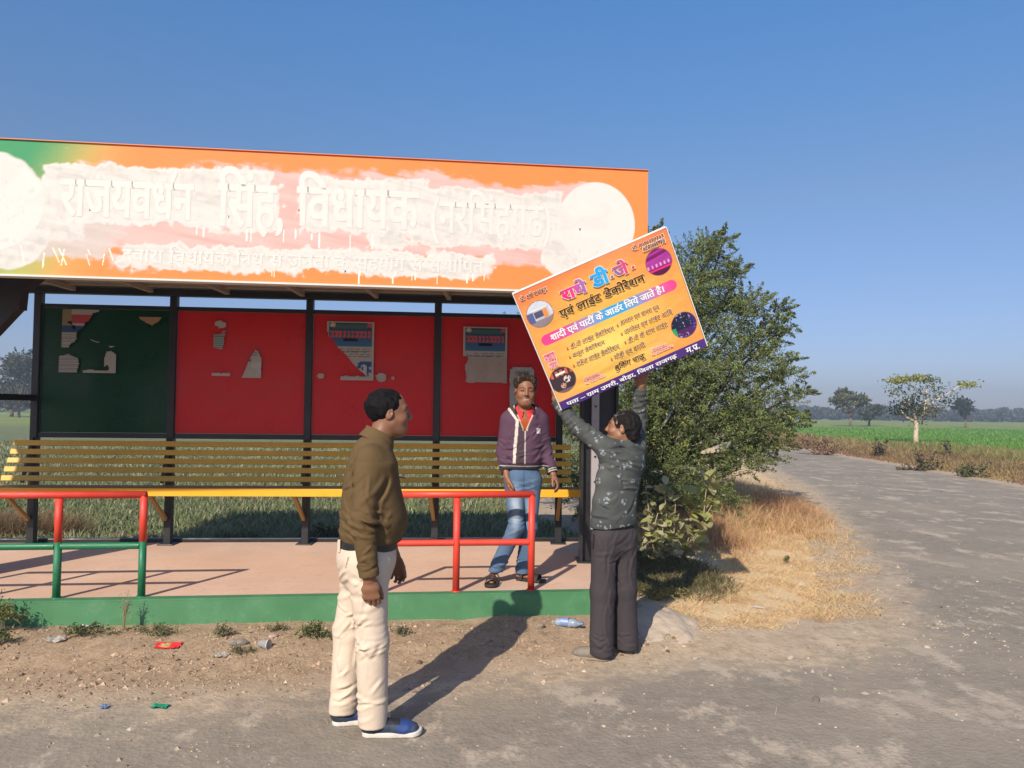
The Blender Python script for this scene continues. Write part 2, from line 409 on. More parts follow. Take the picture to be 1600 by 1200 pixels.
sh = empty('bus_shelter', (-2.1, 7.2, PZ), 'open steel bus shelter with red and green back panels under a whitewashed orange sign', 'bus shelter')
PX = [-4.71, -3.415, -2.075, -.775, .50]
for i, px in enumerate(PX):
    b_ = back(px); mb = MB(); mb.box((px-.035, b_-.035, PZ), (px+.035, b_+.035, 2.73))
    mb.box((px-.08, b_-.08, PZ), (px+.08, b_+.08, PZ+.012))
    mb.build('post', M_black, sh, .004)
def rail(name, x0, x1, z0, z1, dy, th, mt=M_black, bev=.004):
    mb = MB(); a = back(x0) + dy; b_ = back(x1) + dy
    mb.box8([(x0,a-th/2,z0),(x1,b_-th/2,z0),(x1,b_+th/2,z0),(x0,a+th/2,z0),(x0,a-th/2,z1),(x1,b_-th/2,z1),(x1,b_+th/2,z1),(x0,a+th/2,z1)])
    return mb.build(name, mt, sh, bev)
rail('top_beam', -4.95, .95, 2.732, 2.798, 0, .09)
for i in range(4):
    x0, x1 = PX[i]+.037, PX[i+1]-.037
    rail('frame_rail', x0, x1, 2.588, 2.628, 0, .045); rail('frame_rail', x0, x1, 1.30, 1.35, 0, .045)
    # sheet with a slow oil-can warp
    nu, nv = 26, 26; uu, vv = np.meshgrid(np.linspace(0, 1, nu), np.linspace(0, 1, nv)); u, v = uu.ravel(), vv.ravel()
    warp = (.007 * np.sin(u*5.1+i*2.1) * np.sin(v*3.6+i) + .012 * fbm2(u*2.2+i*9, v*2+3, 2, 5 + i)) * np.sin(np.pi*u)**.5 * np.sin(np.pi*v)**.5
    xs = x0 + (x1-x0)*u; P = np.stack([xs, back(xs) + .0 - warp, 1.352 + (2.586-1.352)*v], 1)
    P2 = P + np.array([0, .004, 0]); J = np.arange(nu*nv).reshape(nv, nu)
    q = np.stack([J[:-1,:-1], J[:-1,1:], J[1:,1:], J[1:,:-1]], -1).reshape(-1, 4)
    mesh_obj('back_panel', np.vstack([P, P2]), np.vstack([q, q[:, ::-1] + nu*nv]), M_green_sheet if i == 0 else M_red, sh, smooth=True)
# columns: H section with a riveted grey plate
def column(cx, cy, flip=1):
    mb = MB(); w_, dp = .34, .20
    mb.box((cx-w_/2, cy-dp/2, PZ), (cx-w_/2+.024, cy+dp/2, 2.80)); mb.box((cx+w_/2-.024, cy-dp/2, PZ), (cx+w_/2, cy+dp/2, 2.80))
    mb.box((cx-w_/2+.024, cy-.02, PZ), (cx+w_/2-.024, cy+.0, 2.80)); mb.box((cx-w_/2-.03, cy-dp/2-.03, PZ), (cx+w_/2+.03, cy+dp/2+.03, PZ+.014))
    c = mb.build('column', M_black, sh, .003)
    mb = MB(); mb.box((cx-.075, cy-.09, PZ+.3), (cx-.005, cy-.022, 2.79)); pl_ = mb.build('stiffener', M_grey, c, .004)
    for k in range(9): mb = MB(); mb.tube([(cx-.04, cy-.095, .75+k*.23), (cx-.04, cy-.088, .75+k*.23)], .011, 8); mb.build('bolt', M_black, c)
    return c
column(.81, 7.14); column(-4.46, 6.02)
# gusset brackets from column to roof, side rails
for cx, cy, sg in ((-4.46, 6.02, 1), (.81, 7.14, -1)):
    x0 = cx + sg*.175; mb = MB()
    if sg > 0:
        poly = [(x0, 1.90), (x0+.26, 2.17), (x0+.43, 2.36), (x0+.45, 2.36), (x0+.46, 2.50), (x0+.60, 2.62), (x0+.82, 2.80), (x0, 2.80)]
        n = len(poly); V = [(a, cy+.02, b_) for a, b_ in poly] + [(a, cy-.08, b_) for a, b_ in poly]
        me = bpy.data.meshes.new('gusset'); me.from_pydata(V, [], [list(range(n)), list(range(n, 2*n))[::-1]] + [[i, n+i, n+(i+1) % n, (i+1) % n] for i in range(n)])
        me.materials.append(M_black); link('gusset', me, sh)
    mb = MB(); mb.bar((cx-.3, cy+.1, 1.69), (PX[0], back(PX[0])-.035, 1.69), .05, .06)
    if sg > 0: mb.build('side_rail', M_black, sh, .003)
# roof
th = R_(6.5); ex = np.array([math.cos(th), math.sin(th), 0]); en = np.array([math.sin(th), -math.cos(th), 0]); P0 = np.array([-1.337, 5.37, 0])
def SP(s, z, o=0): p = P0 + ex*s + en*o; return (p[0], p[1], z)
rf = MB(); y1l, y1r = 8.35 + .087*(-5.2) - .0, 8.35 + .087*1.0
a, b_ = SP(-4.4, 0, -.1), SP(2.25, 0, -.1)
rf.box8([(a[0],a[1],2.812),(b_[0],b_[1],2.812),(.98,y1r,2.812),(-5.75,y1l,2.812),(a[0],a[1],2.90),(b_[0],b_[1],2.90),(.98,y1r,2.90),(-5.75,y1l,2.90)])
roof = rf.build('roof', M_roof, sh)
for k in range(9):                      # purlins under the roof
    s = -3.7 + k*.73; a = Vector(SP(s, 2.782, -.12)); b_ = Vector((-5.1 + k*.74, 8.0 + .087*(-5.1 + k*.74), 2.782)); 
    mb = MB(); mb.bar(a, a + (b_-a)*.985, .045, .055); mb.build('purlin', M_roof, roof, .003)
for j in range(4):
    mb = MB(); t = .2 + j*.24; a = Vector(SP(-3.8, 2.80, -.12)).lerp(Vector((-5.1, 7.55, 2.80)), t); b_ = Vector(SP(2.15, 2.80, -.12)).lerp(Vector((.95, 8.08, 2.80)), t)
    mb.bar(a, b_, .03, .018); mb.build('seam', M_roof, roof)
mb = MB(); a, b_ = Vector((-4.6, 6.62, 2.765)), Vector((.9, 7.14, 2.765)); mb.bar(a, b_, .1, .04); mb.build('roof_beam', M_black, sh, .004)

# sign board: fascia with sprayed gradient, rough whitewash
SPX = [0,100,200,400,600,800,1012]; SSS = [q_*1.0287 for q_ in (-2.08,-1.68,-1.28,-.455,.404,1.293,2.275)]
ZB, ZT = 2.4965, 3.41
sL, sR = -4.50, 2.275*1.0287
nu, nv = 1300, 230
S_, V_ = np.meshgrid(np.linspace(sL, sR, nu), np.linspace(0, 1, nv)); s = S_.ravel(); v = V_.ravel()      # v: 0 top
U = np.interp(s, SSS, SPX); U = np.where(s < -2.14, (s + 2.14) * 238, U)
rag = fbm2(s*9, v*9, 5, 21); rag2 = fbm2(s*30+5, v*20, 3, 31); brush = fbm2(s*3.0+v*2.4, v*26 - s*5, 4, 41)
def band(u0, u1, v0, v1, ru=14., rv=.045):
    du = np.minimum(U-u0, u1-U)/ru; dv = np.minimum(v-v0, v1-v)/rv
    return np.minimum(np.minimum(du, dv), 3.)
def ell(u, vv, ru, rv): return (1 - np.sqrt(((U-u)/ru)**2 + ((v-vv)/rv)**2)) * 8
white = np.maximum.reduce([band(60,425,.155,.60), band(330,440,.24,.62), band(425,452,.35,.5)-1.5, band(465,668,.17,.60), band(640,872,.22,.66), band(186,765,.735,.925),
        band(70,130,.58,.72)])
white = np.maximum(white, band(560,640,.55,.75)-.8)
vtop = .0
ew = white + rag*1.15 + rag2*.55 + brush*.25
left = np.maximum(ell(-22,.50,96,.40), ell(10,.66,66,.30)); ew = np.maximum(ew, left + rag*.5 + .2)
circ = np.maximum(ell(931,.455,61,.345), ell(-25,.47,93,.37)) * 2.0
ew2 = ell(905,.72,58,.20) + rag*1.2; ew = np.maximum(ew, ew2)
pink = np.maximum.reduce([band(120,905,.145,.80,20,.06)-.2, band(400,700,.12,.8,20,.05), band(180,420,.42,.90), ell(905,.86,40,.14)])
ep = pink + rag*1.5 + brush*1.2 + .1
wash = band(30,190,.55,.86,25,.06) + rag*1.4 + brush*.7
cw = sstep(-.22, .38, ew)[:, None]; cp = sstep(-.5, .6, ep)[:, None] * .92; cc = sstep(-.05, .25, circ)[:, None]; cg = sstep(-.2, .6, wash)[:, None]
g = sstep(0, 1, (U - 50 + (v-.5)*70)/150)[:, None]; g0 = sstep(-20, 95, U + (v-.5)*130)[:, None]
grn_c, olv, org = np.array([.035,.26,.10]), np.array([.36,.38,.10]), np.array([.78,.222,.055])
base = grn_c*(1-g0) + olv*g0; base = base*(1-g) + org*g
base = base * (1 + .05*fbm2(s*2, v*3, 3, 51))[:, None]
pk = np.array([.74,.36,.33])*(1-.5*sstep(-.6,.6,brush))[:, None] + np.array([.83,.52,.49])*(.5*sstep(-.6,.6,brush))[:, None]
lightpk = sstep(.3, -.2, ew)[:, None]
pk = pk*lightpk + np.array([.82,.66,.62])*(1-lightpk)
c = base*(1-cp) + pk*cp
gw = np.array([.50,.44,.40])*(1+.12*brush)[:, None]; c = c*(1-cg*.9) + gw*cg*.9
wt = np.array([.62,.585,.535])*(1 - .08*sstep(.0,.6,rag2+.4*rag) - .10*sstep(.0,.5,brush))[:, None]
thin = sstep(.9, .0, ew)[:, None]*.35; wt = wt*(1-thin) + np.array([.80,.64,.60])*thin
c = c*(1-cw) + wt*cw
c = c*(1-cc) + np.array([.635,.605,.56])*(1-.05*sstep(.1,.6,rag))[:, None]*cc
# greyish smear inside the right disc
sm = (np.clip(ell(925,.66,50,.12)*.3, 0, 1)*np.clip(.5+brush, 0, 1))[:, None]*.25; c = c*(1-sm) + np.array([.60,.57,.53])*sm
# grey scratches round the letters
scr = (sstep(.42,.55, fbm2(s*24, v*16, 3, 61)) * sstep(.2,1.2,ew))[:, None]*.42; c = c*(1-scr) + np.array([.50,.47,.44])*scr
# drips and flicked strokes
rr = np.random.default_rng(3)
for k in range(24):
    u0 = rr.uniform(20, 190) if k < 9 else rr.uniform(330, 800)
    v0 = rr.uniform(.80, .86) if k < 9 else rr.uniform(.88, .92) ; ln = rr.uniform(.04, .15) if k < 9 else rr.uniform(.02, .08); sl = rr.uniform(-10, 22) if k < 9 else 0
    if u0 < 190: v0 = rr.uniform(.78, .84)
    t = (v - v0)/ln; d = np.abs(U - (u0 + sl*t*ln*5)); mk = ((t > 0) & (t < 1) & (d < rr.uniform(.7, 1.2)))[:, None]
    c = np.where(mk, np.array([.84,.74,.60]), c)
for k in range(11):
    u0 = rr.uniform(240, 700); v0 = rr.uniform(.58, .62); ln = rr.uniform(.04, .12); t = (v-v0)/ln
    c = np.where(((t > 0) & (t < 1) & (np.abs(U-u0) < rr.uniform(.7, 1.1)))[:, None], np.array([.84,.78,.72]), c)
dots = [(357,.51),(466,.44),(905,.5),(140,.5),(540,.9)]
for du, dv in dots: c = np.where((((U-du)/1.2)**2 + ((v-dv)/.011)**2 < 1)[:, None], np.array([.05,.05,.06]), c)
relief = .0006*sstep(-.1,.4,ew) + .0004*cw[:,0]*rag2 + .0003*brush*cp[:,0] + .0006*fbm2(s*.8, v*.8, 2, 77)
z = ZT + (ZB-ZT)*v; P = P0[None] + np.outer(s, ex) + np.outer(relief+.0, en); P[:, 2] = z
J = np.arange(nu*nv).reshape(nv, nu); q = np.stack([J[1:,:-1], J[1:,1:], J[:-1,1:], J[:-1,:-1]], -1).reshape(-1, 4)
M_vprint = mat('flat print', vcol=True, rough=.55, var=.03, scale=30, spec=.3)
M_vsign = mat('sign print and whitewash', vcol=True, rough=.6, var=.03, scale=12, spec=.3, bump=.25, bscale=45, bdist=.004)
sg = mesh_obj('sign_board', P, q, M_vsign, sh, colors=c, smooth=True)
fr_ = MB()
fr_.box8([SP(sL,ZB,-.10),SP(sR,ZB,-.10),SP(sR,ZB,-.004),SP(sL,ZB,-.004)][::1] + [SP(sL,ZT,-.10),SP(sR,ZT,-.10),SP(sR,ZT,-.004),SP(sL,ZT,-.004)])
M_orange = paint('orange sheet edge', (.74,.20,.045), .5, dirt=.3)
fr_.build('sign_box', M_orange, sg)
M_white = paint('white trim', (.62,.60,.56), .55, .1, 6, .1, dirt=.4, dirtcol=(.35,.28,.2))
for z0, z1, nm in ((ZB-.014, ZB-.001, 'sign_trim'), (ZT+.001, ZT+.006, 'sign_trim')):
    mb = MB(); mb.box8([SP(sL,z0,-.08),SP(sR+.004,z0,-.08),SP(sR+.004,z0,.012),SP(sL,z0,.012),SP(sL,z1,-.08),SP(sR+.004,z1,-.08),SP(sR+.004,z1,.012),SP(sL,z1,.012)]); mb.build(nm, M_white if z0 < 3 else M_orange, sg)
for zz in (ZB+.05, (ZB+ZT)/2, ZT-.05):
    mb = MB(); mb.tube([SP(sR+.0,zz,-.05), SP(sR+.006,zz,-.05)], .008, 8); mb.build('rivet', M_grey, sg)

# ------------------------------------------------------------------ lettering
def text_geo(body, bold=0.0, extrude=0.0, res=3):
    cu = bpy.data.curves.new('t', 'FONT'); cu.body = body; cu.size = 1; cu.offset = bold; cu.extrude = extrude; cu.resolution_u = res
    o = bpy.data.objects.new('t', cu); COL.objects.link(o)
    dg = bpy.context.evaluated_depsgraph_get(); dg.update(); me = bpy.data.meshes.new_from_object(o.evaluated_get(dg))
    n = len(me.vertices); V = np.zeros(n*3, np.float32); me.vertices.foreach_get('co', V); V = V.reshape(-1, 3)
    me.calc_loop_triangles(); T = np.zeros(len(me.loop_triangles)*3, np.int32); me.loop_triangles.foreach_get('vertices', T)
    bpy.data.objects.remove(o); bpy.data.curves.remove(cu); bpy.data.meshes.remove(me)
    V = V.astype(float); T = T.reshape(-1, 3); a_, b_, c_ = V[T[:, 0], :2], V[T[:, 1], :2], V[T[:, 2], :2]
    fl_ = (b_[:, 0]-a_[:, 0])*(c_[:, 1]-a_[:, 1]) - (b_[:, 1]-a_[:, 1])*(c_[:, 0]-a_[:, 0]) < 0; T[fl_] = T[fl_][:, ::-1]      # all faces look outwards
    return V, T
def quad2(x0, y0, x1, y1, w_):
    d = np.array([x1-x0, y1-y0]); n_ = np.array([-d[1], d[0]]); n_ = n_/np.linalg.norm(n_)*w_/2
    a = np.array([x0, y0]); b_ = np.array([x1, y1])
    return np.array([[*(a-n_), 0], [*(b_-n_), 0], [*(b_+n_), 0], [*(a+n_), 0]]), np.array([[0,1,2],[0,2,3]])
def text_dev(body, bold=0., extrude=0., res=3):
    """'~' after a consonant adds the rakar stroke, '^' the reph hook (the font has no shaping here)"""
    clean = body.replace('~', '').replace('^', '')
    V, T = text_geo(clean, bold, extrude, res)
    i = 0; Vs, Ts = [V], [T]; off = len(V)
    for k, ch in enumerate(body):
        if ch in '~^':
            pre = body[:k].replace('~', '').replace('^', '')
            xe = text_geo(pre, bold, 0, 1)[0][:, 0].max() if pre else 0
            if ch == '~': q = quad2(xe-.13, .20, xe-.36, .02, .065+bold*2)
            else: q = quad2(xe-.10, .66, xe+.03, .86, .06+bold*2)
            v_ = q[0].copy(); v_[:, 2] = extrude + 1e-4
            Vs.append(v_); Ts.append(q[1]+off); off += 4
    return np.vstack(Vs), np.vstack(Ts)
def put_text(name, body, org, ax, ay, an, box, mt, parent, bold=0., colfn=None, lift=.002, extrude=0., shear=0., offfn=None):
    """fits the lettering into box=(x0,x1,y0,y1) of the plane org + ax*x + ay*y"""
    wide = max(0, bold-.012); V, T = text_dev(body, min(bold, .012), extrude)
    if wide:                       # heavier strokes: shifted copies, since a large outline offset breaks the glyphs
        n_ = len(V); cps = [V + np.array([dx, dy, 1.3e-4*i_]) for i_, (dx, dy) in enumerate(((0,0),(wide,wide*.5),(-wide,-wide*.5),(wide,-wide*.5),(-wide,wide*.5)))]
        V = np.vstack(cps); T = np.vstack([T + i_*n_ for i_ in range(5)])
    lo, hi = V[:, :2].min(0), V[:, :2].max(0)
    x0, x1, y0, y1 = box
    nx_ = (V[:,0]-lo[0])/(hi[0]-lo[0]); ny_ = (V[:,1]-lo[1])/(hi[1]-lo[1])
    X_ = x0 + (x1-x0)*nx_ + shear*(ny_-.5)*(y1-y0); Y1 = y0 + (y1-y0)*ny_
    L_ = V[:,2] + lift + (offfn(X_, Y1) if offfn else 0)
    P = np.asarray(org)[None] + np.outer(X_, ax) + np.outer(Y1, ay) + np.outer(L_, an)
    cols = colfn(nx_, ny_) if colfn else None
    return mesh_obj(name, P, T, mt, parent, colors=cols)
M_chalk = mat('thick white letter paint', (.635,.60,.55), rough=.6, var=.04, scale=20, bump=.2, bscale=60)
M_shadowtxt = mat('old letter edge', (.575,.54,.495), rough=.7, var=.08, scale=30)
def s_of(px): return float(np.interp(px, SPX, SSS))
ez = np.array([0, 0, 1.0]); org_s = np.array([*P0[:2], 0])
def zv(vv): return ZT + (ZB-ZT)*vv
for bd, lf, mt_ in ((.026, .0009, M_shadowtxt), (.018, .0017, M_chalk)):
    for body, u0, u1, v1, v0 in (('राज्यवर्धन', 92, 302, .56, .17), ('िसंह,', 338, 442, .66, .12), ('िवधायक', 462, 655, .56, .13)):
        body = {'राज्यवर्धन': 'राजयवध^न'}.get(body, body)
        g_ = (bd-.022)*.12
        put_text('lettering', body, org_s, ex, ez, en, (s_of(u0)-g_, s_of(u1)+g_, zv(v1)-g_, zv(v0)+g_), mt_, sg, bd*1.5, lift=lf)
    put_text('lettering', '(नरिसंहगढ़)', org_s, ex, ez, en, (s_of(672), s_of(860), zv(.66), zv(.22)), mt_, sg, bd, lift=lf)
    put_text('lettering', 'द्वारा िवधायक िनधि से जनता के सहयोग से स्थािपत'.replace('द्वारा', 'दवारा').replace('स्थािपत','सथािपत').replace('निधि','निध').replace('िनधि','िनध'),
             org_s, ex, ez, en, (s_of(192), s_of(757), zv(.905), zv(.745)), mt_, sg, bd, lift=lf)

# ------------------------------------------------------------------ bench
be = empty('bench', (-2.1, 7.6, PZ), 'long yellow slatted bench fixed to the posts under the red and green panels', 'bench')
bx0, bx1 = -4.86, .62
def bline(x, dy): return back(x) + dy
def slat(name, x0, x1, dy, z, w_, t_, tilt, mt, bev=.004):
    mb = MB(); a = Vector((x0, bline(x0, dy), z)); b_ = Vector((x1, bline(x1, dy), z))
    mb.bar(a, b_, t_, w_, up=(0, math.sin(tilt), math.cos(tilt))); return mb.build(name, mt, be, bev)
for k in range(5):
    t = k/4; lx = bx0 - .0 - t*.035
    slat('back_slat', lx, bx1+.0, -.075 - .11*t, 1.248 - t*.335, .052, .022, .28, M_yellow)
for k, (dy, w_) in enumerate(((-.24, .085), (-.335, .085), (-.43, .085))):
    slat('seat_slat', bx0-.06, bx1+.06, dy, .838, .026, w_, 0, M_brown, .004)
slat('front_board', bx0-.07, bx1+.07, -.490, .815, .074, .026, 0, M_yellow2)
for i, px in enumerate(PX):
    b_ = back(px)
    mb = MB(); mb.bar((px-.01, b_-.05, .50), (px-.01-.0, b_-.43, .80), .035, .035); mb.build('brace', M_brown if i else M_brown, be, .003)
    mb = MB(); mb.bar((px, b_-.037, .805), (px, b_-.47, .805), .04, .036); mb.build('bracket', M_yellow, be, .003)
    mb = MB(); mb.bar((px, b_-.035, 1.30), (px, b_-.175, .87), .03, .03, up=(0,1,0)); mb.build('back_support', M_black, be, .003)

# ------------------------------------------------------------------ pipe railings
def railing(name, xs, label, lower_green, xend=None):
    e = empty(name, (xs[0], front(xs[0])+.17, PZ), label, 'railing', 'pipe railings along the platform edge')
    yy = lambda x: front(x) + .095
    r = .0265; zt, zm = PZ+.735, PZ+.37
    for k, x_ in enumerate(xs):
        if lower_green:
            mb = MB(); mb.tube([(x_, yy(x_), PZ), (x_, yy(x_), zm+.03)], r, 14); mb.build('post_base', M_railgreen, e, smooth=True)
            mb = MB(); mb.tube([(x_, yy(x_), zm+.031), (x_, yy(x_), zt-(0 if k in (0, len(xs)-1) else r))], r, 14); mb.build('post', M_railred, e, smooth=True)
        else:
            mb = MB(); mb.tube([(x_, yy(x_), PZ), (x_, yy(x_), zt-(0 if k in (0, len(xs)-1) else r))], r, 14); mb.build('post', M_railred, e, smooth=True)
        mb = MB(); mb.tube([(x_, yy(x_), PZ), (x_, yy(x_), PZ+.012)], [r*1.45, r*1.3], 14); mb.build('weld_collar', M_railgreen if lower_green else M_railred, e, smooth=True)
    mb = MB(); a, b_ = xs[0], xs[-1]
    mb.tube([(a-r*.6, yy(a-r*.6), zt), (b_+r*.6, yy(b_+r*.6), zt)], r, 14); mb.build('top_rail', M_railred, e, smooth=True)
    for k in range(len(xs)-1):
        a, b_ = xs[k]+r*.8, xs[k+1]-r*.8; mb = MB(); mb.tube([(a, yy(a), zm), (b_, yy(b_), zm)], r*.93, 14, caps=False); mb.build('mid_rail', M_railgreen if lower_green else M_railred, e, smooth=True)
    return e
railing('railing', [-4.36, -3.79, -3.22, -2.65], 'pipe railing with red top and green lower half at the left of the platform', True)
railing('railing', [-.97, -.405, .165], 'all red pipe railing in front of the man in the purple hoodie', False)

# ------------------------------------------------------------------ posters
def poster(label, cx, z0, wd, ht, maskf, colf, dy=-.03, nu=60, nv=80, group=None):
    uu, vv = np.meshgrid(np.linspace(0, 1, nu), np.linspace(0, 1, nv)); u, v = uu.ravel(), vv.ravel()
    xs = cx - wd/2 + wd*u; P = np.stack([xs, back(xs)+dy + .003*fbm2(u*4, v*4, 2, 5), z0 - ht*v], 1)
    J = np.arange(nu*nv).reshape(nv, nu); q = np.stack([J[1:,:-1], J[1:,1:], J[:-1,1:], J[:-1,:-1]], -1).reshape(-1, 4)
    mk = maskf(u, v); q = q[mk[q].all(1)]
    lab = np.arange(len(P)); cols_ = colf(u, v)
    while True:                       # connected pieces of paper
        m_ = lab[q].min(1); new = lab.copy(); np.minimum.at(new, q.ravel(), np.repeat(m_, 4))
        if (new == lab).all(): break
        lab = new
    ids, cnt = np.unique(lab[q[:, 0]], return_counts=True); ids = ids[cnt >= 5]
    root = None
    if len(ids) > 1: root = empty('torn_poster', (cx, back(cx)+dy, z0-ht), label, 'poster', group)
    for i_ in ids:
        qq = q[lab[q[:, 0]] == i_]; us, inv = np.unique(qq, return_inverse=True); qq = inv.reshape(-1, 4); n = len(us)
        o = mesh_obj('paper_piece' if root else 'torn_poster', np.vstack([P[us], P[us] + np.array([0, .0012, 0])]), np.vstack([qq, qq[:, ::-1]+n]), M_vprint, root, colors=np.vstack([cols_[us]]*2))
    return root or props(o, label, 'poster', group)
def pcol(u, v, seed=0):
    n = len(u); c = np.zeros((n, 3)); c[:] = (.42,.42,.40)
    top = v < .42; t = np.clip(v/.42, 0, 1)[:, None]
    c = np.where(top[:, None], np.array([.012,.05,.09])*(1-t)+np.array([.05,.16,.36])*t, c)
    c = np.where(((v > .04) & (v < .12) & (np.abs(u-.5) < .38))[:, None], np.array([.06,.14,.15]), c)
    lets = (v > .16) & (v < .27) & (u > .08) & (u < .93) & (np.sin(u*72) > -.55) & ~((v > .2) & (v < .23) & (np.sin(u*72+1) > .5))
    c = np.where(lets[:, None], np.array([.62,.09,.09]), c)
    c = np.where(((((u-.12)/.06)**2 + ((v-.06)/.04)**2) < 1)[:, None], np.array([.55,.5,.38]), c)
    c = np.where(((u > .86) & (v < .1))[:, None], np.array([.55,.08,.08]), c)
    c = np.where(((np.abs(u-.5) < .16) & (np.abs(v-.31) < .02))[:, None], np.array([.006,.006,.01]), c)
    ln = (v > .45) & (v < .62) & (np.sin(v*150) > .3) & (np.abs(u-.5) < .42) & (noise2(u*22, v*60, 3) > -.3)
    c = np.where(ln[:, None], np.array([.12,.14,.18]), c)
    low = v > .68
    bl = low & (v < .93) & (fbm2(u*7, v*8, 3, 4+seed) > -.05); c = np.where(bl[:, None], np.array([.02,.10,.30]), c)
    wp = low & (v < .92) & (fbm2(u*16+3, v*9, 2, 8+seed) > .25); c = np.where(wp[:, None], np.array([.5,.5,.5]), c)
    edge = (u < .035) | (u > .965) | (v < .02) | (v > .97); c = np.where(edge[:, None], np.array([.45,.44,.42]), c)
    return c
nzp = lambda u, v, s: fbm2(u*6, v*8, 4, s)
# full width blue poster, lower half torn to blank paper
def c4(u, v):
    c = pcol(u, v); b_ = v > .53 + .02*nzp(u, v*0, 3); c = np.where(b_[:, None], np.array([.40,.35,.32])*(1+.12*nzp(u, v, 5))[:, None], c); return c
poster('blue printed poster with its lower half torn to blank grey, beside the hoodie man', -.283, 2.487, .455, .59,
       lambda u, v: ((v < .53) | (u > .03+.07*(.5+nzp(u*0, v*1.5, 9)))) & (v < .985-.02*nzp(u, v*0, 2)), c4)
poster('blue printed poster torn away along a diagonal, on the second red panel', -1.66, 2.512, .475, .60,
       lambda u, v: ((u > -.02 + (v-.22)*1.18 + .05*nzp(u, v, 12)) | ((v > .93-.03*nzp(u,v,2)) & (u > .3))) & ((u > .02) | (v < .18)) & ((u < .72+.3) ), lambda u, v: pcol(u, v, 3))
poster('small scraps of torn paper left beside the diagonal poster remnant', -1.62, 1.99, .82, .10,
       lambda u, v: ((((u-.84)/.075)**2 + ((v-.45)/.48)**2) < 1+.5*nzp(u, v, 4)) | ((((u-.1)/.06)**2 + ((v-.4)/.3)**2) < 1+.6*nzp(u, v, 6)) | ((((u-.99)/.04)**2 + ((v-.5)/.2)**2) < 1),
       lambda u, v: np.tile([.42,.40,.36], (len(u), 1)), dy=-.034, nu=60, nv=16)
# scraps on the first red panel
def m2(u, v):
    a = (((u-.14)/.12)**2 + ((v-.08)/.07)**2 < .8+.9*nzp(u*2, v*2, 14)); b_ = (u < .24-.25*np.abs(v-.36)) & (v > .25) & (v < .50+.04*nzp(u, v, 4)) & (u > .01)
    c_ = ((np.abs(u-.19-.5*(.27-v))) < .06) & (v > .18) & (v < .30); d = (v > .92+.02*nzp(u, v, 3)) & (v < .985) & (u < .36)
    e = (v > .47) & (u > .60+.22*(.95-v)/.5*1.0) & (u < 1.0-.02) & (v > .48+1.3*np.abs(u-.86)+.05*nzp(u, v, 9)); return a | b_ | c_ | d | e
def cc2(u, v):
    c = pcol(u*.6, v); c = np.where((u < .3)[:, None] & (v > .25)[:, None], np.array([.30,.36,.38])*(1-.5*(np.sin(v*160) > .4))[:, None], c)
    c = np.where(((v > .9) | ((v < .2)))[:, None], np.array([.45,.43,.42]), c); return c
poster('scattered scraps of a torn poster with a blue picture corner, on the leftmost red panel', -2.775, 2.50, .50, .58, m2, cc2)
# green panel remains
def m1(u, v):
    n_ = nzp(u, v, 22)
    a = (u > .02) & (u + .9*v < .68 + .12*n_) & (v < .62) & ((n_ > -.45) | (u < .12)); b_ = (v > .76 - .1*n_) & (u < .36 - .25*np.abs(v-.86)) ; b_ &= n_ > -.5
    c_ = (v > .955 - .02*n_) & (u > .42); d = (np.abs(u-.92) < .08 + .22*np.abs(v-.80)*0 + .35*np.clip(v-.62, 0, .14)*1.0) & (v > .56) & (n_ > -.12)
    e = (np.abs(u - .45) < .12) & (np.abs(v - (.10 + (.45-u)*.5)) < .035); f_ = (np.abs(v-.5-.28*(u-.62)) < .015) & (np.abs(u-.62) < .09)
    return a | b_ | c_ | d | e | f_
def cc1(u, v):
    c = np.tile([.40,.40,.38], (len(u), 1)); c = np.where(((u < .2) & (v < .3))[:, None], np.array([.26,.22,.12]), c)
    c = np.where(((u > .2) & (v < .22) & (v > .08))[:, None], np.array([.45,.06,.07]), c); c = np.where(((v > .26) & (v < .36))[:, None], np.array([.03,.07,.20]), c)
    c = np.where(((np.sin(v*190) > .5) & (v > .36) & (u < .35))[:, None], np.array([.2,.2,.22]), c); return c
poster('tattered remains of a poster in the dark upper part of the green panel', -4.222, 2.575, .54, .63, m1, cc1)
poster('small torn brown corner of paper high on the green panel', -3.635, 2.515, .24, .10, lambda u, v: (v < .35 + .5*np.exp(-((u-.55)/.25)**2) + .1*nzp(u, v, 3)) & (np.abs(u-.5) < .49-.3*v),
       lambda u, v: np.tile([.40,.25,.15], (len(u), 1)), nu=40, nv=20)
o = poster('white paper sheet with a black handwritten heading, behind the hoodie man', .10, 2.075, .275, .52, lambda u, v: (u > .04+.03*nzp(u*0, v, 2)) & (u < .97+.03*nzp(u*0, v, 7)) & ((v > .03) | ((u > .15) & (u < .9))),
       lambda u, v: np.array([.40,.42,.41])*(1+.1*nzp(u, v, 8))[:, None])
M_ink = mat('black ink', (.01,.01,.012), rough=.6, var=0)
sm_ = MB(); ri = np.random.default_rng(6)
for k_ in range(9):          # an illegible marker heading: short slanted strokes
    x_ = .035 + k_*.017; z_ = 2.005 + ri.uniform(-.004, .004); y_ = back(x_) - .0345
    sm_.bar((x_, y_, z_), (x_+.012*ri.uniform(.3, 1.4), y_, z_+.034*ri.uniform(.6, 1.1)), .0035, .0045, up=(0,1,0))
    if k_ % 2: sm_.bar((x_, y_, z_+.02), (x_+.016, y_, z_+.012+.014*ri.uniform(0, 1)), .003, .004, up=(0,1,0))
props(sm_.build('marker_heading', M_ink, o), kind='stuff')

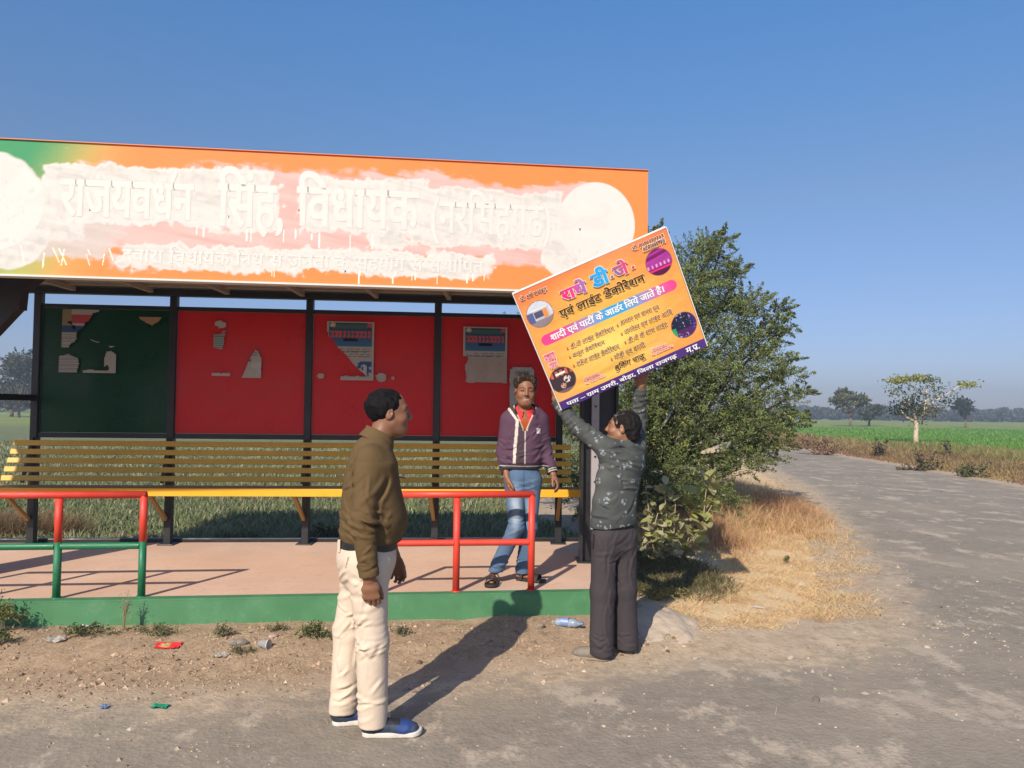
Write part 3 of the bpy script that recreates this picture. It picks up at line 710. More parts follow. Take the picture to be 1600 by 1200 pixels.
# ------------------------------------------------------------------ advertising board held overhead
RB = np.array([[.9103,-.1295,-.3931],[.0009,.9504,-.3109],[.4139,.2827,.8653]]); CB = np.array([.655, 5.02, 2.217]); BW, BH = 1.063, .848
ax, ay, an = RB[:, 0], RB[:, 2], -RB[:, 1]
org_b = CB - ax*BW/2 + ay*BH/2            # top left; u right, v down
bd_ = empty('advertising_board', tuple(CB - ay*BH/2), 'tilted orange advertising board with pink and blue Hindi lettering, held up overhead', 'sign board')
nu, nv = 420, 340
uu, vv = np.meshgrid(np.linspace(0, 1, nu), np.linspace(0, 1, nv)); u, v = uu.ravel(), vv.ravel(); X_, Y1 = u*BW, v*BH
def mixc(c, f, col): f = f[:, None]; return c*(1-f) + np.asarray(col)*f
c = np.zeros((len(u), 3)); rad = np.clip(np.hypot((u-.45)*1.15, v-.62)*1.25, 0, 1)
c[:] = (.86,.52,.10); c = mixc(c, sstep(.15,.8,rad), (.88,.36,.085)); c = mixc(c, sstep(.16,-.02,v)*.8 + 0, (.86,.20,.07)); c = mixc(c, sstep(.3,.9,np.abs(u-.5)*2)*sstep(.4,0,v)*.6, (.85,.19,.08))
c = mixc(c, sstep(.25, .0, np.hypot((u-.42)*.8, (v-.66)*1.5))*.7, (.90,.70,.18))
c = mixc(c, sstep(-.1, .7, fbm2(X_*3, Y1*9, 3, 8))*.12, (.92,.62,.3))
# pill
px0, px1, pv, pr_ = .045*BW, .952*BW, .428*BH, .036
dp_ = np.hypot(X_ - np.clip(X_, px0+pr_, px1-pr_), Y1 - pv); tt = sstep(0, .42, np.abs(u-.54))[:, None]
pc = np.array([.02,.42,.80])*(1-tt) + np.array([.82,.06,.27])*tt
c = np.where((dp_ < pr_)[:, None], pc, c)
# purple strip
c = np.where((v > .932)[:, None], np.array([.075,.030,.20])*(1+.15*fbm2(X_*2, Y1*4, 2, 3))[:, None], c)
def circle(cu, cv, fn, r_=.086):
    global c
    dx, dy = X_-cu*BW, Y1-cv*BH; d = np.hypot(dx, dy)
    c = np.where((d < r_+.004)[:, None], np.array([.25,.12,.08]), c); c = np.where((d < r_)[:, None], fn(dx/r_, dy/r_), c)
def f1(a, b):   # white decorated stage with orange screen under a pale sky
    o = np.zeros((len(a), 3)); o[:] = (.62,.66,.74); o = mixc(o, sstep(.3,.45,b), (.28,.24,.27)); o = mixc(o, ((np.abs(a) < .75) & (np.abs(b+.0) < .42))*1., (.55,.52,.55))
    o = mixc(o, ((np.abs(a+.1) < .35) & (np.abs(b) < .25))*1., (.08,.09,.16)); o = mixc(o, ((a > .25) & (a < .6) & (np.abs(b-.05) < .33))*1., (.75,.28,.08)); o = mixc(o, ((a < -.5) & (np.abs(b-.1) < .4))*1., (.10,.12,.28))
    o = mixc(o, ((np.abs(b+.42) < .05) & (np.abs(a) < .7))*1., (.8,.8,.8)); return o
def f2(a, b):   # magenta lit hall
    o = np.zeros((len(a), 3)); o[:] = (.20,.01,.13); o = mixc(o, ((np.sin((b+a*.12)*14) > .3) & (b < 0))*.9, (.42,.04,.34)); o = mixc(o, sstep(.5,.2,np.abs(b))*.7, (.50,.06,.40))
    o = mixc(o, ((np.abs(b-.2) < .13) & (np.sin(a*19) > .2))*1., (.75,.35,.65)); o = mixc(o, (np.abs(b-.52-.0*a) < .08)*1., (.80,.03,.18)); o = mixc(o, (b > .62)*1., (.09,.008,.06)); return o
def f3(a, b):   # dark night hall with violet floor
    o = np.zeros((len(a), 3)); o[:] = (.015,.018,.05); o = mixc(o, (b > .3)*.8, (.10,.02,.14)); o = mixc(o, ((noise2(a*9, b*9, 2) > .72))*1., (.35,.35,.6)); o = mixc(o, ((a < -.7) & (b > 0))*1., (.02,.35,.12)); o = mixc(o, sstep(.3,1,a)*.6, (.07,.03,.25)); return o
def f4(a, b):   # dark brown collage
    o = np.zeros((len(a), 3)); o[:] = (.045,.03,.04); o = mixc(o, (b < -.35)*1.*(np.sin(a*16) > -.2)*(b > -.8), (.60,.12,.07)); o = mixc(o, ((np.hypot(a-.35, (b-.05)) < .28) & (noise2(a*11, b*11, 4) > -.1))*1., (.75,.62,.55))
    o = mixc(o, ((np.hypot(a+.1, b-.45) < .22) & (noise2(a*14, b*14, 6) > -.1))*1., (.65,.35,.3)); o = mixc(o, (np.abs(b+.55) < .08)*(np.abs(a) < .4)*1., (.8,.8,.75)); o = mixc(o, (b > .75)*.7, (.22,.14,.15)); return o
circle(.101,.219,f1); circle(.893,.219,f2); circle(.910,.762,f3); circle(.077,.774,f4)
# cloth waves
def wavef(u, v): return .0040*np.sin(v*9+u*2.2) * np.clip(np.sin(np.pi*u), 0, 1)**.5 + .0035*fbm2(u*2+4, v*6, 2, 33) - .004*sstep(.05,.0,np.abs(v-.84-.03*np.sin(u*6)))*sstep(.9,.3,np.abs(u-.4)*2)
wave = wavef(u, v)
P = org_b[None] + np.outer(X_, ax) - np.outer(Y1, ay) + np.outer(wave, an)
J = np.arange(nu*nv).reshape(nv, nu); q = np.stack([J[1:,:-1], J[1:,1:], J[:-1,1:], J[:-1,:-1]], -1).reshape(-1, 4)
M_flex = mat('glossy flex print', vcol=True, rough=.36, var=.03, scale=20, spec=.45, bump=.55, bscale=4.5, bdist=.03)
mesh_obj('printed_face', P, q, M_flex, bd_, colors=c, smooth=True)
mb = MB()
def BP(u_, v_, o_): return tuple(org_b + ax*u_*BW - ay*v_*BH + an*o_)
def bbar(u0, v0, u1, v1, o_=-.018):
    mb = MB(); mb.bar(BP(u0, v0, o_), BP(u1, v1, o_), .022, .026, up=tuple(an)); return mb
for args in ((0,.012,1,.012),(0,.988,1,.988),(.01,.03,.01,.97),(.99,.03,.99,.97),(.5,.03,.5,.97)): bbar(*args).build('frame_bar', M_grey, bd_, .002)
M_clothback = mat('white flex edge', (.78,.74,.68), rough=.5, var=.05)
for a_, b_ in (((-.004,-.006),(1.004,-.006)), ((-.005,-.004),(-.005,1.0)), ((1.005,-.004),(1.005,1.0))):
    mb = MB(); mb.bar(BP(*a_, -.014), BP(*b_, -.014), .036, .006, up=tuple(np.cross(an, np.array(BP(*b_,0))-np.array(BP(*a_,0))))); mb.build('wrapped_edge', M_clothback, bd_)
ub = [BP(u_, v_, -.034) for u_, v_ in ((.0,1),(1,1),(1,0),(0,0))]; uf = [BP(u_, v_, -.032) for u_, v_ in ((.0,1),(1,1),(1,0),(0,0))]
mb = MB(); mb.box8(ub + uf); mb.build('backing', M_clothback, bd_)
def woff(X_, Y1): return wavef(X_/BW, -Y1/BH)
def bt(body, u0, u1, v1, v0, mt_=None, bold=.012, colfn=None, lift=.008, shear=0., halo=None, nm='lettering'):
    bx = (u0*BW, u1*BW, -v1*BH, -v0*BH)
    if halo is not None:
        put_text('letter_outline', body, org_b, ax, ay, an, (bx[0]-.004, bx[1]+.004, bx[2]-.004, bx[3]+.004), halo, bd_, bold+.03, lift=lift-.0008, shear=shear, offfn=woff)
    return put_text(nm, body, org_b, ax, ay, an, bx, mt_ or M_vprint, bd_, bold, colfn, lift, shear=shear, offfn=woff)
H1 = mat('pale letter outline', (.90,.72,.55), rough=.5, var=0); H2 = mat('yellow letter outline', (.92,.66,.22), rough=.5, var=0); H3 = mat('sky blue outline', (.55,.75,.85), rough=.5, var=0)
INK = mat('dark brown print', (.045,.018,.012), rough=.5, var=0); WHT = mat('white print', (.88,.87,.86), rough=.5, var=0); VIO = mat('violet print', (.09,.045,.11), rough=.5, var=0); PNK = mat('pink print', (.78,.10,.30), rough=.5, var=0); ORD = mat('orange red print', (.62,.13,.06), rough=.5, var=0)
g_ab = lambda A, B: (lambda nx_, ny_: np.asarray(A)*(1-sstep(.2,1,nx_))[:, None] + np.asarray(B)*sstep(.2,1,nx_)[:, None])
bt('राधे', .258, .428, .205, .085, bold=.04, colfn=g_ab((.85,.03,.24),(.35,.16,.52)), halo=H1)
bt('डी', .462, .575, .205, .062, bold=.04, colfn=g_ab((.02,.36,.80),(.04,.42,.82)), halo=H3)
bt('.', .583, .600, .186, .166, PNK and mat('slate print', (.18,.17,.42), var=0), bold=.04, halo=H1)
bt('जे', .608, .705, .200, .078, bold=.04, colfn=g_ab((.32,.14,.40),(.85,.06,.18)), halo=H1)
bt('.', .722, .742, .186, .163, mat('rose print', (.85,.06,.14), var=0), bold=.04, halo=H1)
bt('एवं लाईट डेकोरेशन', .209, .778, .325, .232, INK, .022, halo=H2)
bt('शादी एवं पाटी^ के आड^र िलये जाते हैं।', .106, .866, .466, .385, WHT, .03, lift=.002)
for body, u0, u1, vb, vt in (('डी.जे लाईट डेकोरेशन', .197, .492, .568, .525), ('बलून डेकोरेशन', .190, .405, .640, .598), ('सटेज लाईट डेकोरेशन', .193, .480, .715, .672),
        ('डानसर एवं डानस ग~ुप', .538, .800, .560, .515), ('जनरेटर एवं लाईट आिद', .542, .865, .635, .588), ('डी.जे के साथ लाईट', .544, .810, .708, .665), ('घोड़ी एवं बगगी', .427, .635, .790, .745)):
    bt(body, u0, u1, vb, vt, VIO, .008, halo=H2); bt('•', u0-.026, u0-.014, vb-.008, vb-.024, ORD, .02)
bt('बुिकंग चालू', .405, .615, .888, .825, INK, .03, shear=.2, halo=H2)
bt('पता – ग~ाम उमरी, बोड़ा, िजला राजगढ़', .040, .800, .992, .942, WHT, .025); bt('म.प~.', .865, .955, .990, .945, WHT, .025)
bt('प~ो. राधे राजपूत', .022, .195, .075, .032, INK, .015, halo=H1)
bt('मो. 9302590253', .765, .972, .056, .018, INK, .012, halo=H1); bt('6263885798', .825, .970, .098, .064, INK, .012, halo=H1)
bt('साउणड', .022, .09, .60, .53, PNK, .02, halo=H1); bt('फलावर', .03, .085, .655, .61, PNK, .01, halo=H1)
bt('संचालक', .20, .30, .850, .826, PNK, .01, halo=H1); bt('मो. 9302590253', .20, .33, .882, .858, PNK, .004, halo=H1); bt('िनवेदक', .66, .76, .855, .832, PNK, .01, halo=H1); bt('मो. 6263885798', .655, .795, .885, .862, PNK, .004, halo=H1)
# ------------------------------------------------------------------ vegetation
def leafmat(name, rough=.6, transl=.25, spec=.3):
    m = mat(name, vcol=True, rough=rough, var=.12, scale=30, spec=spec, transl=transl); return m
M_leaf = leafmat('leaves'); M_dry = leafmat('dry grass', .8, .3, .15); M_bark = mat('bark', (.16,.115,.075), rough=.95, var=.3, scale=14, bump=.8, bscale=35, bdist=.01)
M_darkbark = mat('dark bark', (.06,.045,.032), rough=.95, var=.3, scale=14, bump=.8, bscale=35, bdist=.01)
M_palebark = mat('pale bark', (.55,.44,.30), rough=.9, var=.25, scale=9, bump=.6, bscale=30, bdist=.01)
def rotv(n, r, up=.35):
    v = r.normal(size=(n, 3)); v[:, 2] += up; return v / np.linalg.norm(v, axis=1)[:, None]
def leaves_geo(C, size, r, asp=.45, up=.4, col=None, flat=0.):
    """diamond leaves at centres C"""
    n = len(C); a = rotv(n, r, .1); nrm = rotv(n, r, up); b = np.cross(nrm, a); b /= np.linalg.norm(b, axis=1)[:, None] + 1e-9
    s = np.asarray(size).reshape(-1, 1) * r.uniform(.65, 1.3, (n, 1))
    V = np.stack([C - a*s*.5, C + b*s*asp*.5 - a*s*.05, C + a*s*.5, C - b*s*asp*.5 - a*s*.05], 1).reshape(-1, 3)
    F = np.arange(4*n).reshape(n, 4); return V, F
def jit(base, n, r, k=.25, rep=4, ch=.06):
    base = np.asarray(base, float); base = base if base.ndim == 2 else np.tile(base, (n, 1))
    c = base * (1 + r.normal(0, k, (n, 1))) * (1 + r.normal(0, ch, (n, 3))); return np.repeat(np.clip(c, .004, .9), rep, 0)
def blades(name, P, h, wd, lean, colr, r, mt=M_dry, parent=None, bend=.5, tipc=1.25):
    """grass blades: one quad and one tip triangle"""
    n = len(P); h = np.broadcast_to(h, (n,)).reshape(-1, 1) * r.uniform(.55, 1.25, (n, 1)); a = r.uniform(0, 2*np.pi, n); l = lean * r.uniform(.2, 1.3, n)
    d = np.stack([np.cos(a)*l, np.sin(a)*l, np.ones(n)], 1); d /= np.linalg.norm(d, axis=1)[:, None]
    t = r.uniform(0, 2*np.pi, n); s = np.stack([np.cos(t), np.sin(t), np.zeros(n)], 1) * np.broadcast_to(wd, (n,)).reshape(-1, 1) / 2
    hor = np.stack([np.cos(a), np.sin(a), -.35*np.ones(n)], 1) * h * bend * l[:, None]
    mid = P + d*h*.55; tip = P + d*h + hor
    V = np.stack([P-s, P+s, mid+s*.75, mid-s*.75, tip], 1).reshape(-1, 3)
    b = np.arange(n)[:, None]*5; F4 = b + np.array([[0,1,2,3]]); F3 = b + np.array([[3,2,4]])
    c = jit(colr, n, r, .2, 5); c[4::5] *= tipc
    return mesh_obj(name, V, [F4, F3], mt, parent, colors=np.clip(c, 0, .9))
def scatter(n, bx, fn, r):
    out = []; got = 0
    while got < n:
        p = np.stack([r.uniform(bx[0], bx[1], n*2), r.uniform(bx[2], bx[3], n*2)], 1); k = r.uniform(size=len(p)) < fn(p[:, 0], p[:, 1]); out.append(p[k]); got += k.sum()
        if k.sum() == 0: break
    p = np.concatenate(out)[:n]; return np.stack([p[:, 0], p[:, 1], gz(p[:, 0], p[:, 1])], 1)

def persp(n, bx, fn, r):     # like scatter, but denser close to the road (area density falls with distance)
    ymin, ymax = bx[2], bx[3]; out = []; got = 0
    for _ in range(12):
        y = 1/(1/ymin + r.uniform(size=n*2)*(1/ymax - 1/ymin)); x = bx[0] + (bx[1]-bx[0])*r.uniform(size=n*2)
        k = r.uniform(size=n*2) < fn(x, y); out.append(np.stack([x[k], y[k]], 1)); got += k.sum()
        if got >= n: break
    p = np.concatenate(out)[:n]; return np.stack([p[:, 0], p[:, 1], gz(p[:, 0], p[:, 1])], 1)

# crop grass behind the shelter
r = np.random.default_rng(11)
def inL(x, y): return (poly_sd(x, y, FIELD_L) > .0) * (np.abs(x) < y*.85 + 1) * (x < .35*y)
n = 90000; P = persp(n, (-22, 9, 8.3, 34), inL, r); cl = fbm2(P[:,0]*.7, P[:,1]*.5, 3, 71)
h = (.10 + .07*sstep(-.4, .5, cl)) * (.75+.4*r.uniform(size=len(P)))
gcol = np.array([.17,.20,.085])*(1-sstep(-.2,.5,cl))[:, None] + np.array([.22,.24,.12])*sstep(-.2,.5,cl)[:, None]
dry = (r.uniform(size=len(P)) < .22 + .25*(fbm2(P[:,0]*1.4, P[:,1]*1.1, 3, 75) > .25))[:, None]; gcol = np.where(dry, np.array([.33,.30,.18]), gcol)
props(blades('crop_grass', P, h, .007 + .0011*P[:,1], .6, gcol, r, M_leaf), kind='stuff')
# young wheat across the road
def inR(x, y): return (poly_sd(x, y, FIELD_R) > -.3) * (x < .72*y) * 1.0
n = 60000; P = persp(n, (15, 62, 22, 88), inR, r)
props(blades('wheat_crop', P, .30, .012 + .0013*P[:,1], .35, (.12,.25,.045), r, M_leaf), kind='stuff')
# dry verge across the road
def inV(x, y):
    a = poly_sd(x, y, ROAD); b = poly_sd(x, y, FIELD_R); return ((a < -.25) & (b < 1.0) & (x > .27*y+2.5) & (x < .72*y+1)) * sstep(-.25, -.9, a)
n = 52000; P = persp(n, (7, 36, 11, 60), inV, r); cl = fbm2(P[:,0]*.8, P[:,1]*.5, 3, 81)
ed = -poly_sd(P[:,0], P[:,1], ROAD)
hc = .10 + .34*sstep(.4, 2.6, ed)*(.55+.6*sstep(-.3, .5, cl))
vc = np.array([.25,.15,.085])*(1-sstep(-.3,.5,cl))[:, None] + np.array([.34,.25,.115])*sstep(-.3,.5,cl)[:, None]
far_ = sstep(2.0, 4.5, ed)[:, None]*.7; vc = vc*(1-far_) + np.array([.22,.225,.075])*far_
props(blades('dry_verge_grass', P, hc, .010 + .0008*P[:,1], .7, vc, r), kind='stuff')

# dry straw and reddish grass beside the shelter
def inS(x, y): return sstep(-.15, .35, poly_sd(x, y, STRAW) + .25*fbm2(x*3, y*3, 3, 91))
def tallness(x, y): return (sstep(.75, -.1, np.hypot((x-2.0)/1.35, (y-11.3)/2.6) - .55) + sstep(.9,.1, np.hypot((x-3.8)/1.3, (y-14)/4) - .4)*.9)*sstep(8.3, 9.0, y)
n = 42000; P = scatter(n, (.9, 8.5, 5.6, 26), lambda x, y: inS(x, y) * np.clip(tallness(x, y), 0, 1)*(y > 6.9)*np.clip(.55+1.6*fbm2(x*4.5, y*3.5, 2, 93), .04, 1), r)
t_ = np.clip(tallness(P[:,0], P[:,1]), 0, 1); cl = fbm2(P[:,0]*1.6, P[:,1]*1.2, 3, 95)
rc = np.array([.48,.28,.15])*(1-sstep(-.3,.4,cl))[:, None] + np.array([.62,.42,.22])*sstep(-.3,.4,cl)[:, None]
props(blades('red_brown_grass', P, .10+.36*t_, .0055, .75, rc, r), kind='stuff')
n = 95000; P = persp(n, (.9, 7.5, 5.5, 22), lambda x, y: inS(x, y)*np.clip(.55+1.3*fbm2(x*3.2, y*3.2, 3, 94), .03, 1), r)
props(blades('flattened_straw', P, .075, .0038, 4.0, (.76,.54,.30), r, bend=.1), kind='stuff')
# sparse straw litter on the bare earth in front of the kerb
def inD(x, y): return (sstep(.1, .5, -poly_sd(x, y, ROAD)) * (y < 5.8+.126*x) * (.15 + .85*(fbm2(x*2, y*2.5, 3, 99) > .12)) + .02)
n = 3800; P = scatter(n, (-4.8, 1.6, 3.9, 5.9), inD, r); P[:, 2] += .002
props(blades('straw_litter', P, .05, .0038, 6.0, (.50,.38,.22), r, bend=.02), kind='stuff')
# brown dry growth left of the shelter, behind
P = scatter(7000, (-7.6, -5.0, 8.7, 10.2), lambda x, y: sstep(1, .3, np.hypot((x+6.0)/1.0, (y-9.3)/.8)), r)
props(blades('brown_weed_patch', P, .34, .007, .7, (.22,.15,.08), r), kind='stuff')

# gravel
def stones(name, P, size, r, colr):
    n = len(P); base = np.array([(1,0,0),(-1,0,0),(0,1,0),(0,-1,0),(0,0,.7),(0,0,-.5)], float)
    f = np.array([(0,2,4),(2,1,4),(1,3,4),(3,0,4),(2,0,5),(1,2,5),(3,1,5),(0,3,5)])
    s = np.asarray(size).reshape(-1, 1, 1); a = r.uniform(0, 2*np.pi, n); ca, sa = np.cos(a), np.sin(a)
    B = base[None] * (1 + r.normal(0, .28, (n, 6, 3))) * s
    V = np.stack([B[...,0]*ca[:,None]-B[...,1]*sa[:,None], B[...,0]*sa[:,None]+B[...,1]*ca[:,None], B[...,2]], -1) + P[:, None]
    F = (np.arange(n)[:, None, None]*6 + f[None]).reshape(-1, 3)
    return props(mesh_obj(name, V.reshape(-1, 3), F, M_stone, colors=jit(colr, n, r, .28, 6, .018)), kind='stuff')
M_stone = mat('stones', vcol=True, rough=.95, var=.15, scale=60, spec=.15)
P = scatter(3000, (-4.6, 4.6, 3.0, 8), lambda x, y: (.3+.7*(np.exp(-(poly_sd(x, y, ROAD)/.5)**2)))*((y < 5.75+.126*x) | (x > 1.05))*(1-.8*(poly_sd(x, y, STRAW) > 0))*np.clip(.25+1.2*fbm2(x*1.5, y*1.5, 3, 44), .05, 1), r)
stones('gravel', P, np.clip(r.lognormal(-5.35, .55, len(P)), .002, .022), r, (.34,.28,.20))
P = scatter(2600, (-4.8, 1.2, 4.2, 5.85), lambda x, y: sstep(.0, .45, -poly_sd(x, y, ROAD))*(y < 5.75+.126*x)*np.clip(.35+1.3*fbm2(x*2.2+5, y*2.2, 3, 47), .05, 1), r)
stones('soil_clods', P, np.clip(r.lognormal(-4.75, .5, len(P)), .003, .024), r, (.33,.235,.155))
P = scatter(1000, (1.0, 12, 4.5, 20), lambda x, y: (poly_sd(x, y, STRAW) < .1)*np.exp(-(np.abs(poly_sd(x, y, ROAD))/1.3))*(x < .7*y), r)
stones('road_grit', P, np.clip(r.lognormal(-4.9, .5, len(P)), .003, .03), r, (.26,.21,.155))

def tree(name, base, label, lobes, nleaf, size, colr, r, cat='tree', trunk_r=.12, bark=None, asp=.45, group=None, hollow=.55, spray=.45, ntw=40, up=.5, limbs=True, tw_r=.006, droop=0.):
    """lobes: (x,y,z,rx,ry,rz) relative to the base; twigs spring outwards from every lobe and carry the leaves"""
    bx = np.array(base, float); e = empty(name, tuple(base), label, cat, group)
    mb = MB(); L = np.array(lobes, float)
    if limbs:
        fork = np.array([0, 0, min(.35*L[:, 2].mean(), 1.2)])
        mb.tube([bx + (0,0,-.1), bx + fork*.5 + r.normal(0, .03, 3), bx + fork], [trunk_r*1.25, trunk_r, trunk_r*.85], 9)
        for q in L:
            c = q[:3]; m1 = fork + (c-fork)*.4 + r.normal(0, .09, 3)*np.linalg.norm(c)*.35; m2 = fork + (c-fork)*.75 + r.normal(0, .05, 3)*np.linalg.norm(c)*.3
            mb.tube([bx+fork*.9, bx+m1, bx+m2, bx+c], [trunk_r*.5, trunk_r*.34, trunk_r*.2, trunk_r*.09], 6)
    wts = L[:, 3]*L[:, 4]*L[:, 5]; wts = wts**.67; wts /= wts.sum(); C = []; K = []
    for q, wgt in zip(L, wts):
        nt_ = max(5, int(ntw*wgt*len(L))); d = rotv(nt_, r, .25)
        s0 = q[:3] + d*q[3:]*r.uniform(.1, hollow, (nt_, 1)); s1 = q[:3] + d*q[3:]*r.uniform(.75, 1.18, (nt_, 1)); s1[:, 2] -= droop*r.uniform(size=nt_)
        per = max(4, int(nleaf*wgt/nt_))
        t = r.uniform(.0, 1.0, (nt_, per))**.8
        pts = s0[:, None]*(1-t[..., None]) + s1[:, None]*t[..., None] + r.normal(0, 1, (nt_, per, 3))*spray*q[3:].mean()*.22*(1.15-t[..., None])
        C.append(pts.reshape(-1, 3)); K.append(np.repeat(r.normal(0, .22, nt_), per))
        if tw_r:
            for k in range(0, nt_, 2): mb.tube([bx+s0[k], bx+(s0[k]+s1[k])/2 + r.normal(0,.02,3), bx+s1[k]], [tw_r*1.6, tw_r, tw_r*.4], 3, caps=False)
    if mb.n: mb.build('trunk', bark or M_bark, e, smooth=True)
    C = np.concatenate(C); K = np.concatenate(K); keep = C[:, 2] + bx[2] > .05; C = C[keep]; K = K[keep]
    V, F = leaves_geo(C + bx, size, r, asp, up)
    col = np.asarray(colr)*(1 + np.clip(K, -.5, .6))[:, None]; yel = (r.uniform(size=len(C)) < .06)[:, None]; col = np.where(yel, col*np.array([1.9,1.5,.9]), col)
    mesh_obj('crown', V, F, M_leaf, e, colors=jit(col, len(C), r, .18, 4)); return e
# the big thorn tree behind the shelter's right end; silhouette lobes in metres about its base
r = np.random.default_rng(5)
TB = (1.9, 11.6, 0)
lob = [(0,0,2.3,1.3,1.3,1.3),(.18,0,4.2,.36,.4,.36),(-.3,0,3.95,.42,.4,.4),(.1,0,3.5,.85,.9,.75),(.95,0,3.75,.62,.7,.62),(1.12,.1,4.15,.30,.35,.30),(.0,.1,4.05,.40,.5,.42),(-.9,.2,3.2,.8,.8,.6),(-1.8,.3,2.6,.75,.8,.55),(1.3,0,4.28,.22,.3,.26),(1.5,0,3.72,.38,.4,.26),(2.15,0,3.2,.30,.3,.2),(2.3,0,2.45,.28,.3,.14),(1.35,0,3.1,.72,.7,.5),
       (1.75,.1,3.25,.42,.4,.34),(1.9,0,2.75,.50,.5,.30),(2.2,0,2.95,.36,.35,.20),(1.5,-.2,2.35,.8,.7,.45),(2.15,-.1,2.15,.42,.5,.26),(2.45,0,1.95,.30,.3,.16),(1.7,-.3,1.75,.72,.7,.40),(2.2,0,1.45,.42,.5,.26),(2.45,0,1.62,.22,.3,.12),
       (1.1,-.6,1.35,.85,.6,.55),(1.7,-.3,1.05,.50,.5,.28),(.3,-.9,1.7,.75,.5,.7),(.3,-.9,.85,.75,.5,.6),(-.6,-.5,1.3,.7,.6,.9),(1.0,-.5,.7,.55,.5,.38),(-1.5,.2,1.6,.8,.7,.8),(.6,-.4,2.9,.8,.6,.6),(.45,-.9,2.35,.6,.4,.45),
       (.2,-1.1,.5,.75,.5,.45),(-.7,-.7,.6,.7,.5,.55),(.9,-.9,.45,.6,.45,.35),(1.55,-.5,1.4,.5,.4,.32),(1.3,-.75,.95,.5,.4,.3),(1.9,-.3,1.2,.4,.35,.25),(1.0,-.7,2.1,.6,.4,.35),(.1,-1.0,2.9,.4,.3,.3),(.75,-.5,3.4,.5,.5,.4)]
tree('thorn_tree', TB, 'large dark green feathery thorn tree behind the right end of the shelter', lob, 195000, .048, (.15,.185,.062), r, trunk_r=.11, bark=M_darkbark, ntw=64, asp=.32, hollow=.6, spray=.42, up=.6, tw_r=.004)

# calotropis shrub with big pale leaves, each leaf its own part
def big_leaf_mesh():
    n = 6; V = []; F = []
    for i in range(n+1):
        t = i/n; w_ = .34*math.sin(math.pi*min(t*.93+.05, 1))**.75; zc = .10*math.sin(math.pi*t) - .12*t*t
        V += [(-w_, t, zc+.07*w_*2), (0, t, zc), (w_, t, zc+.07*w_*2)]
    for i in range(n):
        for k in range(2): a = i*3+k; F.append((a, a+1, a+4, a+3))
    return np.array(V), np.array(F)
LV, LF = big_leaf_mesh()
M_bigl = []
for i, cc_ in enumerate(((.36,.37,.12),(.30,.30,.14),(.44,.39,.22),(.18,.19,.09))):
    M_bigl.append(mat('broad leaf', cc_, rough=.5, var=.15, scale=6, spec=.4, transl=.3))
leaf_me = [np_mesh('leaf', LV, LF, mm, smooth=True) for mm in M_bigl]
r = np.random.default_rng(8)
M_shrubstem = mat('shrub stem', (.28,.23,.14), rough=.9, var=.2)
def shrub(base, label, stems, nleaf, ls, cols, seed):
    r = np.random.default_rng(seed); M_st = M_shrubstem; e = empty('broad_leaf_shrub', base, label, 'shrub', None); B = Vector(base); inv = full_matrix(e).inverted()
    for s_ in stems:
        mb = MB(); p1 = B + Vector(s_) * .5 + Vector(r.normal(0, .04, 3)); p2 = B + Vector(s_)
        mb.tube([B, p1, p2], [.011, .008, .005], 6); mb.build('stem', M_st, e, smooth=True)
        for k in range(nleaf):
            t = r.uniform(.35, 1.0); p = (B.lerp(p1, t*2) if t < .5 else p1.lerp(p2, t*2-1)) ; a = r.uniform(0, 2*math.pi); tilt = r.uniform(-.5, 1.15); p = p + Vector(r.normal(0, .045, 3))
            o = bpy.data.objects.new('leaf', leaf_me[int(r.choice(cols))]); COL.objects.link(o); o.parent = e; o.matrix_parent_inverse = inv
            s = ls * r.uniform(.6, 1.25); o.scale = (s, s, s); o.rotation_euler = (tilt, r.normal(0, .4), a); o.location = p
shrub((1.78, 8.15, 0), 'pale shrub before the thorn tree with large yellow green leaves at its top', [(.30,.0,.98),(.18,-.05,.80),(.40,.1,.80),(.32,-.1,.66),(.45,0,.94),(.25,-.1,.5)], 15, .17, (0,0,1,2), 3)
shrub((1.55, 8.0, 0), 'dusty lower broad leaved shrub just right of the board holder', [(-.15,-.05,.80),(.02,-.1,.90),(-.05,-.15,.60),(.15,-.05,.72),(-.2,0,.55),(.0,-.15,.45),(.1,.05,.85),(.25,-.05,.5),(-.3,-.05,.35)], 22, .10, (1,2,0,2), 4)

# small weeds along the kerb
def weed(base, w_, h, n, label, colr=(.10,.125,.045), seed=0, leaf=.03, name='weed'):
    r = np.random.default_rng(seed+100); bx, by = base; z0 = float(gz(bx, by)); e = empty(name, (bx, by, z0), label, 'weed', 'weeds in front of the platform kerb')
    mb = MB(); C = []
    for k in range(max(10, int(n/22))):
        a = r.uniform(0, 2*math.pi); l = r.uniform(.2, 1)*w_; p = (bx+math.cos(a)*l, by+math.sin(a)*l*.55, z0 + h*r.uniform(.35, 1)*(1.1-.55*l/w_)); q = (bx+math.cos(a)*l*.45, by+math.sin(a)*l*.25, z0+h*.45)
        s = (bx+r.normal(0, w_*.12), by+r.normal(0, w_*.07), z0-.005); mb.tube([s, q, p], [.0028, .0022, .0012], 4, caps=False)
        for j in range(22):
            t = r.uniform(.15, 1.05); C.append(np.array(q)*(1-t)+np.array(p)*t + r.normal(0, .012, 3))
    mb.build('stems', M_weedstem, e)
    C = np.array(C); C[:, 2] = np.maximum(C[:, 2], z0+.004); V, F = leaves_geo(C, leaf, r, .4, .7); mesh_obj('foliage', V, F, M_leaf, e, colors=jit(colr, len(C), r, .3, 4))
M_weedstem = mat('weed stem', (.24,.20,.10), rough=.8, var=.2)
weed((-3.46,5.22), .22, .30, 900, 'tall yellowish weed clump at the far left edge of the kerb', (.15,.155,.05), 1, .026)
